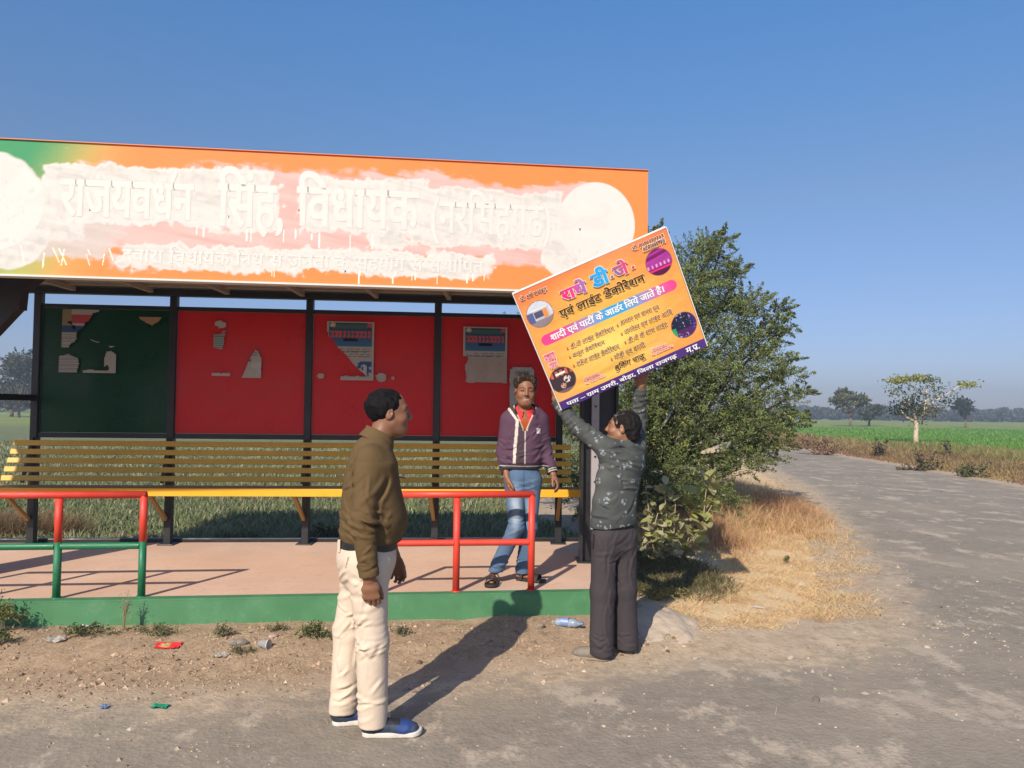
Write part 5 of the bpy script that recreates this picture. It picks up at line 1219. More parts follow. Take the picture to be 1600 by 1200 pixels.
def folds(P, amp, sc, seed, dirz=2.2, thr=0.):
    """soft creases: ridged noise, finer along the limb than across"""
    lean = noise3(P*3.1 + 5, seed+7); Z = P[:, 2] + lean*.55*(P[:, 0] - .6*P[:, 1])
    w1 = noise3(P*sc*.5 + 7, seed+9); q = np.stack([P[:, 0]*sc*.42 + w1*.5, P[:, 1]*sc*.42, Z*sc*dirz*.95 + w1*.7], 1)
    gate = sstep(-.35, .45, noise3(P*sc*.45 + 21, seed+4))
    rg = np.clip(1 - np.abs(noise3(q, seed))*2.4, 0, 1)**1.5; rg2 = np.clip(1 - np.abs(noise3(q*1.9+11, seed+3))*2.6, 0, 1)**1.5
    return -amp*((rg*1.3 + rg2*.55)*gate - .4*noise3(P*sc*.5, seed+1) - .35)
def creases(P, boxes, seed, dep=.006):
    """straight soft creases: (x0,x1,z0,z1, angle, spread, count, length) in the picture-facing plane of the garment"""
    r = np.random.default_rng(seed); d = np.zeros(len(P)); X, Z = P[:, 0], P[:, 2]
    for (x0, x1, z0, z1, an_, sp, n, ln) in boxes:
        for k in range(n):
            cx, cz = r.uniform(x0, x1), r.uniform(z0, z1); a = math.radians(an_ + r.normal(0, sp)); L = ln*r.uniform(.5, 1.2)/2; w = r.uniform(.006, .013); sg = r.choice((-1, 1), p=(.35, .65)); bow = r.normal(0, 2.5)
            u = (X-cx)*math.cos(a) + (Z-cz)*math.sin(a); v = -(X-cx)*math.sin(a) + (Z-cz)*math.cos(a) + bow*u*u
            e_ = np.exp(-(v/w)**2)*sstep(L*1.25, L*.35, np.abs(u)); d += sg*dep*r.uniform(.5, 1)*(e_ - .55*np.exp(-((v-w*1.8)/w)**2)*sstep(L*1.25, L*.35, np.abs(u)))
    return d
def build_person(spec):
    O = np.array(spec['origin'], float); e = empty('person', tuple(O), spec['label'], 'person'); S = spec
    J = {k: np.array(v, float) for k, v in S['J'].items()}; f = unit([*S['f'], 0]); rt = np.cross(f, [0, 0, 1.]); up = V3(0, 0, 1)
    HR = head_frame(S['hf'], S.get('hp', 0), S.get('hr', 0)); hs_ = S.get('hs', 1.); hc = J['head']
    tor = S['torso']     # rows: (centre, half across shoulders, half front-back), top to bottom
    g = []
    g.append(Grp(hc, .16, lambda P: head_local(((P-hc)@HR)/hs_, S.get('smile', False), S.get('fat', 0))*hs_, .02))
    nb = J['neck']; nr = S.get('nr', .056)
    g.append(Grp((hc+nb)/2, .17, lambda P: cap(P, hc + HR@V3(0,-.022,-.055), nb, nr, nr*1.12), .03))
    def tb(P, grow=0., rows=tor, k=.05):
        d = None
        for (c0, a0, b0), (c1, a1, b1) in zip(rows[:-1], rows[1:]):
            v = cap(P, c0, c1, (a0+grow, b0+grow), (a1+grow, b1+grow), rt); d = v if d is None else smin(d, v, k)
        return d
    tc = np.mean([np.array(t[0]) for t in tor], 0)
    g.append(Grp(tc, .62, lambda P: tb(P, -.022), .04))
    hands = {}
    for sd_ in ('R', 'L'):
        sh_, el, wr = J['sh'+sd_], J['el'+sd_], J['wr'+sd_]
        g.append(Grp((sh_+el)/2, .26, lambda P, a=sh_, b=el: cap(P, a, b, .046, .038), .03)); g.append(Grp((el+wr)/2, .24, lambda P, a=el, b=wr: cap(P, a, b, .037, .0255), .015))
        fn, c_, r_ = hand_parts(wr, **S['hand'+sd_]); g.append(Grp(c_, r_+.02, fn, .010))
        hi_, kn, an_ = J['hip'+sd_], J['kn'+sd_], J['an'+sd_]
        g.append(Grp((hi_+kn)/2, .32, lambda P, a=hi_, b=kn: cap(P, a, b, .075, .048), .04)); g.append(Grp((kn+an_)/2, .32, lambda P, a=kn, b=an_: cap(P, a, b, .046, .027), .02))
        td = unit([*S['toe'+sd_], 0]); sdv = np.cross(td, up); zf = an_[2]
        g.append(Grp(an_+td*.06, .20, lambda P, a=an_, t=td, s=sdv: smin(cap(P, a-t*.035-up*(a[2]-.036), a+t*.08-up*(a[2]-.034), (.020,.018), (.024,.016), s), cap(P, a+t*.08-up*(a[2]-.032), a+t*.13-up*(a[2]-.030), (.024,.012), (.020,.008), s), .012), .02))
    pts = np.array(list(J.values())); lo = pts.min(0) - .23; hi = pts.max(0) + .23; lo[2] = -.02
    hcol = S.get('skin', (.22,.115,.07))
    def bc(P):
        c = np.tile(np.asarray(hcol), (len(P), 1)) * (1+.06*noise3(P*25, 2))[:, None]; L = ((P-hc)@HR)/hs_; m_ = np.linalg.norm(L, axis=1) < .15; c[m_] = head_colors(L[m_], hcol, S.get('stubble', 0), S.get('grey', 0), S.get('smile', False)); return c
    body_mesh('body', lambda P: evalg(P, g), lo, hi, S.get('h', .0048), M_skin, e, bc, O)
    # hair
    hl = S['hair']
    def hf_(P):
        L = ((P-hc)@HR)/hs_; d = ell3(L, V3(*hl.get('c', (0,-.018,.040))), I3, hl.get('r', (.083,.103,.090)))
        for (c_, r_) in hl.get('lobes', []): d = smin(d, ell3(L, V3(*c_), I3, r_), .02)
        st = noise3(L*np.array([95,38,38]) + 2*noise3(L*20, 1)[:, None], 7)*hl.get('rough', .004) + noise3(L*np.array([30,22,22]), 8)*hl.get('rough', .004)*.9; d = d + st
        face = hl.get('line', (.062,.040))         # keep hair above / behind the face: forward and height limits
        lim = np.minimum(L[:, 1] - (face[0] - .10*np.clip(.055-L[:, 2], 0, .2)**1.0 - .35*np.clip(L[:, 2]-.055, -.1, 0)*-1), .05)
        cut = smax(L[:, 1] - (face[0] + hl.get('fr', .9)*(L[:, 2]-face[1]) + .002*noise3(L*60, 4)), -(L[:, 2] - hl.get('low', -.055) - .25*np.clip(L[:, 1]+.03, -.05, .1)*hl.get('side', 1.)), .008)
        d = smax(d, L[:, 1] - hl.get('ymax', .2), .01)
        return smax(d, cut, .006)*hs_
    hcl = np.asarray(hl.get('col', (.008,.007,.007)))
    def hcf(P):
        L = ((P-hc)@HR)/hs_; s_ = noise3(L*np.array([140,40,40]), 5); c = hcl*(1+.8*np.clip(s_, 0, 1))[:, None]
        if hl.get('grey'): gk = (sstep(.1, .6, s_)*hl['grey']*sstep(-.02, .05, L[:, 1])*1.)[:, None]; c = c*(1-gk) + np.array([.20,.19,.18])*gk
        return c
    body_mesh('hair', hf_, hc-.17, hc+.17, .0042, M_hair, e, hcf, O)
    # eyes
    for sx in (-1, 1):
        c_ = hc + HR@(V3(sx*.031, .0795, .0035)*hs_); mb = MB()
        import bmesh
        bm = bmesh.new(); bmesh.ops.create_uvsphere(bm, u_segments=12, v_segments=8, radius=.0105*hs_); me = bpy.data.meshes.new('eye'); bm.to_mesh(me); bm.free(); me.materials.append(M_eye)
        o = link('eye', me, e); o.location = Vector(c_+O); o.scale = (1, 1, .45)
    return e, dict(O=O, J=J, f=f, rt=rt, up=up, tb=tb, HR=HR, hc=hc, S=S, tor=tor)
M_eye = mat('eye', (.05,.035,.03), rough=.2, var=0)
def garment(name, e, C, fn, lo, hi, h, colfn, mt=None): return body_mesh(name, fn, lo, hi, h, mt or M_cloth, e, colfn, C['O'])
def sleeves(P, C, d, r, k=.045, ext=.0):
    J = C['J']
    for sd_ in ('R', 'L'):
        a, b_, w_ = J['sh'+sd_], J['el'+sd_], J['wr'+sd_]; wv = b_ + (w_-b_)*(.97+ext)
        s1 = smin(cap(P, a, b_, r[0], r[1]), cap(P, b_, wv, r[1], r[2]), .03); dl = unit(w_-b_); s1 = smax(s1, (P-wv)@dl, .006); d = smin(d, s1, k)
    return d
def trousers_fn(C, r, low, waist_z, tilt=None, gap=.0):
    J, O = C['J'], C['O']
    def fn(P):
        d = None
        for sd_ in ('R', 'L'):
            a, k_, n_ = J['hip'+sd_], J['kn'+sd_], J['an'+sd_]
            v = smin(cap(P, a, k_, r[0], r[1]), cap(P, k_, V3(n_[0], n_[1], low[sd_]-.02), r[1], r[2]), .03); v = smax(v, low[sd_]-P[:, 2], .006); d = v if d is None else smin(d, v, r[3] if len(r) > 3 else .02)
        rows = C['S']['pelvis']; v = C['tb'](P, 0, rows, .03); d = smin(d, v, .035)
        return smax(d, P[:, 2]-waist_z, .006)
    return fn
def shoe(name_, e, C, an_, toe, ln, colr, sole_t=.028, wd=.049, low=False, sole_mat=None, upper=True):
    O = C['O']; t = unit([*toe, 0]); s = np.cross(t, [0, 0, 1.]); b = np.array([an_[0], an_[1], 0.]) - t*.055
    def sole(P): 
        d = smin(cap(P, b+t*.035, b+t*ln*.5, (wd*.72,.02), (wd*.85,.02), s), cap(P, b+t*ln*.5, b+t*(ln-wd*.9), (wd*.85,.02), (wd*.93,.02), s), .02)
        lift = .5*np.clip((P-b)@t - (ln-.05), 0, .1)**1.0*.3; zz = P[:, 2]-lift
        flat_d = smin(cap(P*V3(1,1,0)+V3(0,0,0), b+t*wd*.8, b+t*ln*.5, wd*.76, wd*.88), cap(P*V3(1,1,0), b+t*ln*.5, b+t*(ln-wd), wd*.88, wd), .02)
        return smax(smax(flat_d, zz-sole_t, .006), -zz, .004)
    lo = np.minimum(b-.08, b+t*ln-.08); hi = np.maximum(b+.08, b+t*ln+.08); lo[2] = -.01; hi[2] = .17
    so = body_mesh('sole', sole, lo, hi, .004, sole_mat or M_sole, None, None, O)
    ankle = V3(an_[0], an_[1], .098)
    def up_(P):
        d = cap(P, b+t*.045+V3(0,0,.048), b+t*(ln-.08)+V3(0,0,.036), (wd*.76,.046), (wd*.90,.032), s); d = smin(d, cap(P, b+t*(ln-.12)+V3(0,0,.036), b+t*(ln-.045)+V3(0,0,.030), (wd*.90,.034), (wd*.88,.026), s), .02)
        d = smin(d, cap(P, b+t*.05+V3(0,0,.05), ankle-t*.004, (wd*.75,.055), (wd*.82,.052), s), .03)
        d = d + .0015*noise3(P*60, 3); return smax(d, (sole_t-.008)-P[:, 2], .003)
    body = None
    if upper:
        cf = colr if callable(colr) else (lambda P: np.tile(colr, (len(P), 1)))
        body = body_mesh(name_, up_, lo, hi, .004, M_shoe, e, (lambda P: cf(P, b, t, s)) if callable(colr) else cf, O)
        so.parent = body; so.matrix_parent_inverse = full_matrix(body).inverted()
    else: so.name = name_; so.parent = e; so.matrix_parent_inverse = full_matrix(e).inverted()
    return body or so, b, t, s

# ---------------- policeman
r3 = lambda c, a, b: (np.array(c, float), a, b)
f_ = unit([.94,.34,0]); 
spec = dict(origin=(-.725, 3.99, 0), label='policeman in khaki brown shirt, cream trousers and blue sneakers standing on the road', f=(.91,.41), hf=(.955,.296), hp=.02, hs=1.04, fat=.008, nr=.058, h=.0048,
    skin=(.215,.098,.052), stubble=.15,
    J=dict(head=(.090,.0,1.600), neck=(.035,-.03,1.43), shR=(.025,-.185,1.375), elR=(.012,-.250,1.075), wrR=(.048,-.245,.800), shL=(-.02,.15,1.375), elL=(.03,.23,1.07), wrL=(.10,.22,.82),
           hipR=(.015,-.125,.85), knR=(.045,-.125,.47), anR=(.055,-.115,.085), hipL=(-.045,.055,.85), knL=(-.105,.055,.47), anL=(-.125,.02,.085)),
    torso=[r3((.012,-.03,1.400),.125,.070), r3((.012,-.035,1.340),.178,.104), r3((.012,-.035,1.20),.174,.126), r3((.024,-.04,1.07),.168,.148), r3((.014,-.04,.985),.162,.144), r3((.0,-.04,.93),.165,.142)],
    pelvis=[r3((-.002,-.04,.93),.160,.140), r3((-.008,-.04,.86),.168,.142), r3((-.012,-.04,.80),.150,.130)],
    handR=dict(d=(.10,.06,-1), pn=(.1,1,0), th=(1,.1,0), curls=(28,42,32), scale=1.08, thumb=(.85,.35,.35)), handL=dict(d=(.2,.05,-1), pn=(.1,-1,0), th=(1,-.1,0), curls=(28,42,32), scale=1.05, thumb=(.85,.35,.35)),
    toeR=(.97,.10), toeL=(.93,.25), hair=dict(r=(.083,.102,.090), c=(0,-.022,.034), rough=.004, line=(.062,.030), fr=.35, ymax=.070, low=-.094, side=1.0, col=(.005,.0045,.005)))
e, C = build_person(spec); J = C['J']; lo = V3(-.42,-.45,.70); hi = V3(.45,.42,1.60)
def shirt(P):
    d = C['tb'](P, .004, C['tor'][:-1], .06)
    d = smin(d, cap(P, V3(.012,-.03,1.41), V3(.03,-.02,1.44), (.085,.075), (.072,.072), C['rt']), .05)
    d = sleeves(P, C, d, (.071,.058,.045), .03, -.02)
    d = smin(d, cap(P, V3(.03,.0,1.03) + f_*.018, V3(.016,-.04,.985), (.145,.138), (.155,.144), C['rt']), .03)
    fz = creases(P, [(-.14,.02,.97,1.12,-25,22,16,.14),(-.05,.08,1.0,1.15,-20,20,14,.11),(-.12,.02,1.15,1.36,60,22,10,.16),(0,.15,1.0,1.3,75,20,8,.16),(-.02,.09,.83,.97,30,25,8,.08)], 8, .0062) + folds(P, .0035, 9, 3, 1.6) * .75 * (.5 + .9*np.exp(-((P[:, 2]-1.07)/.10)**2) + .5*np.exp(-((P[:, 2]-.97)/.05)**2)); d = d - fz
    arm_r = (P[:, 1] < -.19); cr = np.exp(-((P[:, 2]-1.075)/.07)**2)*arm_r; d = d - cr*.003*np.sin(P[:, 2]*150 + P[:, 0]*45 + 3*noise3(P*9, 2))
    wr_ = C['J']['wrR']; cuff = (np.abs(P[:, 2]-(wr_[2]+.035)) < .032)*arm_r*(P[:, 2] < .9); d = d - cuff*.003
    # groove between sleeve and body
    d = smax(d, .945 - P[:, 2] - 0*P[:, 0] - (P[:, 1] < -.19)*.4, .008)
    # shoulder seam and collar gap
    nk = cap(P, C['J']['neck'] + V3(0,0,-.02), C['hc'] - V3(0,0,.05), .066, .066); return smax(d, -(nk), .006)
khaki = np.array([.112,.071,.030])
def shc(P):
    c = np.tile(khaki, (len(P), 1)); c *= (1 + .06*noise3(P*14, 4))[:, None]; seam = (np.abs(P[:, 2]-.868) < .003)*(P[:, 1] < -.19); return c*np.where(seam, .6, 1.)[:, None]
sh1 = garment('shirt', e, C, shirt, lo, hi, .0052, shc)
def collar(P):
    nb = V3(.034,-.015,1.480); ax1 = unit(V3(.42,.12,1)); q = P-nb; z_ = q@ax1; rr = np.sqrt(((q - np.outer(z_, ax1))**2).sum(1)); fr_ = q@f_
    rad = .071 + .016*sstep(.02,-.035,z_) + .010*sstep(0,.08,fr_)
    d = smax(np.abs(rr-rad)-.0045, np.abs(z_ + .012*sstep(.0,.09,fr_)) - (.031 + .016*sstep(.02,.08,fr_)), .004)
    gapf = .012 - np.abs(q@C['rt']); d = np.where(fr_ > 0, smax(d, gapf - .3*np.clip(z_+.01, -.03, .05)*-1, .003), d); return d
garment('collar', e, C, collar, V3(-.14,-.20,1.34), V3(.24,.18,1.58), .004, lambda P: np.tile(khaki*1.05, (len(P), 1)))
# epaulette with cord and its badge
mb = MB(); mb.bar((-.005,-.075,1.452), (.035,-.205,1.420), .045, .010, up=(.1,-.2,1)); mb.build('epaulette', mat('khaki strap', tuple(khaki*.95), rough=.85, bump=.3, bscale=400), e, .003); 
o = bpy.context.scene.objects[-1]
for ob in (sh1,): pass
def place(o): o.location = Vector(o.location) + Vector(C['O']); return o
place(bpy.data.objects['epaulette'])
mb = MB(); pts = [V3(.005+.012*math.cos(a)*1.0+.022*(i/9.), -.222+.004*math.sin(a*2), 1.398+.003*math.sin(a*3)) for i, a in enumerate(np.linspace(0, 6, 10))]
mb.tube([V3(-.01,-.243,1.388), V3(.008,-.247,1.384), V3(.028,-.246,1.382), V3(.046,-.236,1.384)], .0032, 6); place(mb.build('shoulder_badge', mat('white metal badge', (.55,.52,.48), rough=.4, metal=.3), e, smooth=True))
mb = MB(); mb.tube([V3(.128,-.12,1.27), V3(.162,-.125,1.285)], .007, 8); mb.tube([V3(.165,-.125,1.283), V3(.195,-.12,1.275)], .004, 6); mb.box((.120,-.132,1.268),(.142,-.114,1.292)); place(mb.build('microphone_clip', M_black, e))
mb = MB(); mb.tube([V3(.140,-.150,1.163), V3(.152,-.158,1.164)], [.007,.0065], 10); place(mb.build('button', mat('silver button', (.6,.6,.58), rough=.3, metal=.6), e, smooth=True))
# whistle cord line and pocket with flap on the chest
tf = trousers_fn(C, (.098,.080,.071,.010), dict(R=.050, L=.060), .945)
def trs(P):
    d = tf(P); a = .35 + .9*np.exp(-((P[:, 2]-.50)/.13)**2) + 1.6*np.exp(-((P[:, 2]-.12)/.09)**2) + .6*np.exp(-((P[:, 2]-.74)/.09)**2)
    return d - folds(P, .0022, 8.5, 11, 1.35)*np.clip(a, 0, 1.7) - creases(P, [(-.12,.10,.62,.80,35,22,16,.16),(-.16,.10,.40,.60,25,25,26,.12),(-.16,.12,.07,.20,8,22,18,.12),(-.14,.10,.2,.4,70,22,8,.12)], 5, .0062)
def trc(P):
    c = np.tile([.60,.485,.375], (len(P), 1)); pk = (np.abs(P[:, 0]+.075-.25*(P[:, 2]-.86)) < .0035)*(np.abs(P[:, 2]-.865) < .028)*(P[:, 1] < -.1); return c*np.where(pk, .45, 1.)[:, None]
garment('trousers', e, C, trs, V3(-.32,-.36,.03), V3(.32,.28,.98), .0052, trc)
def belt(P):
    d = np.abs(cap(P, V3(-.001,-.04,1.2), V3(-.001,-.04,.7), (.164,.144), (.164,.144), C['rt'])) - .0045; return smax(d, np.abs(P[:, 2]-.935-.03*(P[:, 0]+.02)*-1)-.0195, .003)
M_leather = mat('black leather', (.014,.013,.014), rough=.42, var=.1, scale=30, bump=.2, bscale=150, bdist=.001)
garment('belt', e, C, belt, V3(-.22,-.25,.89), V3(.22,.18,.98), .0045, None, M_leather)
for (x_, y_) in ((-.128,-.125), (-.02,-.202)):
    mb = MB(); mb.box((x_-.007, y_-.012, .905), (x_+.007, y_+.004, .966)); place(mb.build('belt_loop', mat('cream cloth', (.60,.485,.375), rough=.85), e, .002))
def shoecol(P, b, t, s):
    u = (P-b)@t; z_ = P[:, 2]; n_ = noise3(P*26+3, 6); c = np.where((n_ > -.1)[:, None], np.array([.015,.045,.17]), np.array([.022,.035,.065]))
    c = np.where((u < .07)[:, None], np.array([.022,.034,.055])*(1+.5*n_)[:, None], c); c = np.where((u > .245)[:, None], np.array([.035,.05,.10]), c); return np.where(((z_ > .062) & (u > .10) & (u < .19))[:, None], np.array([.012,.013,.018]), c)
for sd_ in ('R', 'L'):
    o, b, t, s = shoe('shoe', e, C, J['an'+sd_], spec['toe'+sd_], .300, shoecol, .025, .048)
    for k in range(4):
        p = b + t*(.125+.020*k); mb = MB(); z_ = .088-.0075*k; mb.tube([p - s*.020+V3(0,0,z_-.008), p+V3(0,0,z_+.003), p + s*.020+V3(0,0,z_-.008)], .0028, 6); l_ = mb.build('shoelace', M_black, e); place(l_)
        l_.parent = o; l_.matrix_parent_inverse = full_matrix(o).inverted()

# ---------------- man holding the board
M_eye.node_tree  # shared
spec = dict(origin=(.700, 5.14, 0), label='man in dark floral shirt and charcoal trousers, arms raised to hold the orange board', f=(-.45,.89), hf=(-.965,.26), hp=.16, hr=-.05, hs=.98, nr=.052, h=.0052, skin=(.25,.115,.06), stubble=.35, grey=.6,
    J=dict(head=(.040,.0,1.508), neck=(.075,-.01,1.36), shL=(-.060,-.070,1.375), elL=(-.262,.045,1.520), wrL=(-.402,.10,1.705), shR=(.138,.060,1.385), elR=(.180,.225,1.565), wrR=(.180,.115,1.800),
           hipL=(-.078,-.050,.80), knL=(-.085,-.045,.44), anL=(-.095,-.055,.08), hipR=(.062,.02,.80), knR=(.068,.045,.44), anR=(.090,.06,.08)),
    torso=[r3((.055,-.005,1.375),.105,.064), r3((.045,-.01,1.30),.142,.088), r3((.010,-.015,1.16),.136,.090), r3((-.010,-.015,1.02),.134,.090), r3((-.016,-.015,.90),.138,.092), r3((-.018,-.015,.86),.140,.094)],
    pelvis=[r3((-.014,-.015,.88),.125,.088), r3((-.010,-.015,.80),.130,.092), r3((-.006,-.015,.74),.120,.088)],
    handL=dict(d=(-.12,.02,1), pn=(.95,-.3,0), th=(.3,-.95,0), curls=(22,30,25), scale=1.0, thumb=(.8,.55,.3)), handR=dict(d=(.10,-.42,.9), pn=(0,.9,.4), th=(-1,0,.1), curls=(8,12,10), scale=1.0, spread=.05, thumb=(.7,.6,.1)),
    toeL=(-.93,.36), toeR=(-.25,.97), hair=dict(r=(.082,.106,.092), c=(0,-.022,.036), rough=.0065, lobes=[((0,-.085,-.035), (.066,.045,.060))], line=(.058,.040), fr=.55, low=-.078, side=.9, col=(.010,.008,.008), grey=.45))
e, C = build_person(spec); J = C['J']; cb = C
def shirt3(P):
    d = C['tb'](P, .006, C['tor'], .06); d = smin(d, cap(P, V3(.05,-.005,1.37), V3(.07,-.01,1.40), (.085,.068), (.066,.062), C['rt']), .04)
    d = sleeves(P, C, d, (.068,.056,.043), .05, -.02)
    A1 = np.exp(-((P[:, 2]-1.32)/.08)**2)*.9 + .55; d = d - folds(P, .0035, 8.5, 23, 1.7)*A1 - creases(P, [(-.10,.15,1.25,1.40,-12,18,16,.18),(-.12,.10,.9,1.2,10,30,12,.14),(-.35,-.12,1.4,1.65,55,30,16,.10),(.12,.24,1.45,1.75,5,25,10,.09)], 18, .006)
    for sd_ in ('L', 'R'):
        a, b_ = J['el'+sd_], J['wr'+sd_]; t = (P-a)@unit(b_-a); near = (np.linalg.norm(P - (a + np.outer(t, unit(b_-a))), axis=1) < .10)*(P[:, 2] > 1.45); d = d - near*.0022*np.sin(t*150+3*noise3(P*8, 5))
    d = smax(d, (.865 + .02*np.sin(P[:, 0]*9) - .06*P[:, 0]) - P[:, 2], .004)
    nk = cap(P, J['neck'] + V3(-.004,0,-.02), C['hc'] - V3(0,0,.04), .060, .064); return smax(d, -nk, .006)
M_floral = bpy.data.materials.new('floral print cloth'); M_floral.use_nodes = True; k = NodeKit(M_floral); b = k.n['Principled BSDF']; b.inputs['Roughness'].default_value = .85; b.inputs['Specular IOR Level'].default_value = .2
v1 = k.n.new('ShaderNodeTexVoronoi'); v1.inputs['Scale'].default_value = 13; v1.inputs['Randomness'].default_value = .75; k.l.new(k.tc, v1.inputs['Vector'])
v2 = k.n.new('ShaderNodeTexVoronoi'); v2.inputs['Scale'].default_value = 47; v2.inputs['Randomness'].default_value = .9; k.l.new(k.tc, v2.inputs['Vector'])
fl = k.math('MULTIPLY', k.rng(v1.outputs['Distance'], .34, .27), k.rng(v2.outputs['Distance'], .52, .44)); nn = k.noise(120, 3)
fl = k.math('MULTIPLY', fl, k.rng(nn, .25, .5, .5, 1))
cc = k.mix(k.rng(k.noise(6, 4), .3, .7), (.050,.056,.054), (.085,.088,.082)); cc = k.mix(fl, cc, (.235,.265,.285)); k.l.new(cc, b.inputs['Base Color']); k.l.new(k.bump(k.noise(420, 2), .3, .0015), b.inputs['Normal'])
garment('shirt', e, C, shirt3, V3(-.52,-.30,.80), V3(.36,.38,1.86), .0052, None, M_floral)
def collar3(P):
    nb = V3(.068,-.005,1.405); ax1 = unit(V3(-.12,.15,1)); q = P-nb; z_ = q@ax1; rr = np.sqrt(((q - np.outer(z_, ax1))**2).sum(1)); fr_ = q@C['f']; return smax(np.abs(rr-(.062+.014*sstep(.015,-.03,z_)))-.0045, np.abs(z_)-.024, .004)
garment('collar', e, C, collar3, V3(-.05,-.13,1.33), V3(.19,.12,1.48), .004, None, M_floral)
tf3 = trousers_fn(C, (.086,.080,.078,.008), dict(L=.035, R=.045), .90)
def trs3(P): return tf3(P) - creases(P, [(-.15,.12,.02,.16,5,20,14,.12),(-.12,.1,.2,.75,85,8,10,.35),(-.1,.1,.6,.8,40,30,8,.12)], 28, .005) - folds(P, .003, 7.5, 31, 1.3)*np.clip(.4 + 1.5*np.exp(-((P[:, 2]-.08)/.09)**2) + .5*np.exp(-((P[:, 2]-.45)/.15)**2), 0, 1.6)
def trc3(P):
    c = np.tile([.050,.042,.046], (len(P), 1)); pk = (np.abs(P[:, 0]+.155-.06*(P[:, 2]-.75)) < .004)*(np.abs(P[:, 2]-.77) < .05); return c*np.where(pk, .3, 1.)[:, None]
garment('trousers', e, C, trs3, V3(-.32,-.32,.02), V3(.32,.32,.93), .0054, trc3)
for sd_ in ('L', 'R'): shoe('shoe', e, C, J['an'+sd_], spec['toe'+sd_], .265, np.array([.20,.165,.13]) if sd_ == 'L' else np.array([.07,.06,.055]), .016, .046, sole_mat=mat('worn dusty sole', (.26,.21,.16), rough=.9))

# ---------------- man in the purple hoodie
spec = dict(origin=(-.003, 6.27, PZ), label='smiling man in purple striped hoodie and faded blue jeans standing on the platform', f=(.16,-.99), hf=(.10,-1), hp=-.02, hr=.05, hs=1.06, nr=.054, h=.0052, skin=(.25,.11,.06), stubble=.15, grey=.2, smile=True,
    J=dict(head=(.112,-.02,1.535), neck=(.110,.01,1.37), shR=(-.020,.02,1.305), elR=(-.060,.03,1.035), wrR=(-.030,-.06,.845), shL=(.238,.04,1.305), elL=(.280,.06,1.045), wrL=(.345,-.03,.865),
           hipR=(.035,.01,.80), knR=(.050,-.11,.45), anR=(-.125,-.08,.085), hipL=(.170,.02,.80), knL=(.155,-.01,.43), anL=(.105,.02,.085)),
    torso=[r3((.110,.02,1.355),.100,.066), r3((.108,.02,1.29),.142,.098), r3((.105,.02,1.15),.140,.110), r3((.103,.02,1.02),.134,.110), r3((.104,.02,.945),.122,.104), r3((.104,.02,.90),.118,.098)],
    pelvis=[r3((.103,.02,.92),.115,.095), r3((.103,.015,.84),.135,.104), r3((.103,.015,.76),.125,.098)],
    handR=dict(d=(.22,-.15,-1), pn=(1,.0,.2), th=(.1,-1,.1), curls=(18,25,20), scale=1.0, thumb=(.85,.45,.2)), handL=dict(d=(.45,-.35,-.85), pn=(-.4,.3,-.5), th=(-.25,-1,.2), curls=(22,35,25), scale=1.0, thumb=(.75,.5,.35)),
    toeR=(-.10,-1), toeL=(.85,-.40), hair=dict(r=(.083,.099,.086), c=(0,-.014,.046), rough=.0075, lobes=[((.018,.042,.092), (.062,.050,.034)), ((-.06,.01,.07), (.03,.05,.05)), ((.062,.01,.07), (.03,.05,.05))], line=(.060,.058), fr=.45, low=-.030, side=1.2, col=(.032,.021,.015), grey=.3))
e, C = build_person(spec); J = C['J']
def vcut(P):      # open neck: wedge at the front
    z_ = P[:, 2]; hw = .010 + .42*np.clip(z_-1.235, 0, .2); return np.maximum(np.abs(P[:, 0]-.112)-hw, np.maximum(P[:, 1]+.00, 1.215-z_))
def hoodie(P):
    d = C['tb'](P, .008, C['tor'], .06); d = smin(d, cap(P, V3(.11,.025,1.35), V3(.112,.03,1.385), (.10,.075), (.082,.070), C['rt']), .04)
    d = smin(d, cap(P, V3(.02,.075,1.385), V3(.20,.08,1.385), .040, .040), .035); d = smin(d, cap(P, V3(.01,.03,1.375), V3(.035,-.055,1.335), .030, .020), .03); d = smin(d, cap(P, V3(.21,.035,1.375), V3(.185,-.055,1.335), .030, .020), .03)
    d = sleeves(P, C, d, (.068,.060,.046), .04, -.03); d = d - folds(P, .0035, 8.5, 43, 1.5)*(.55+.6*np.exp(-((P[:, 2]-1.03)/.08)**2)) - creases(P, [(-.04,.25,.97,1.12,10,28,16,.13),(-.12,0,.9,1.2,-25,25,14,.09),(.22,.38,.9,1.2,35,25,12,.09),(0,.22,1.12,1.3,60,30,8,.14)], 38, .006)
    rib = (P[:, 2] < .955)*(np.abs(P[:, 0]-.104) < .19); d = d + rib*.005
    d = smax(d, .905 + .0*P[:, 0] - P[:, 2] - (np.abs(P[:, 0]-.104) > .165)*.2, .006); d = smax(d, -(cap(P, J['neck']+V3(0,-.02,-.03), C['hc']-V3(0,0,.045), .064, .070)), .006)
    return smax(d, -vcut(P), .004)
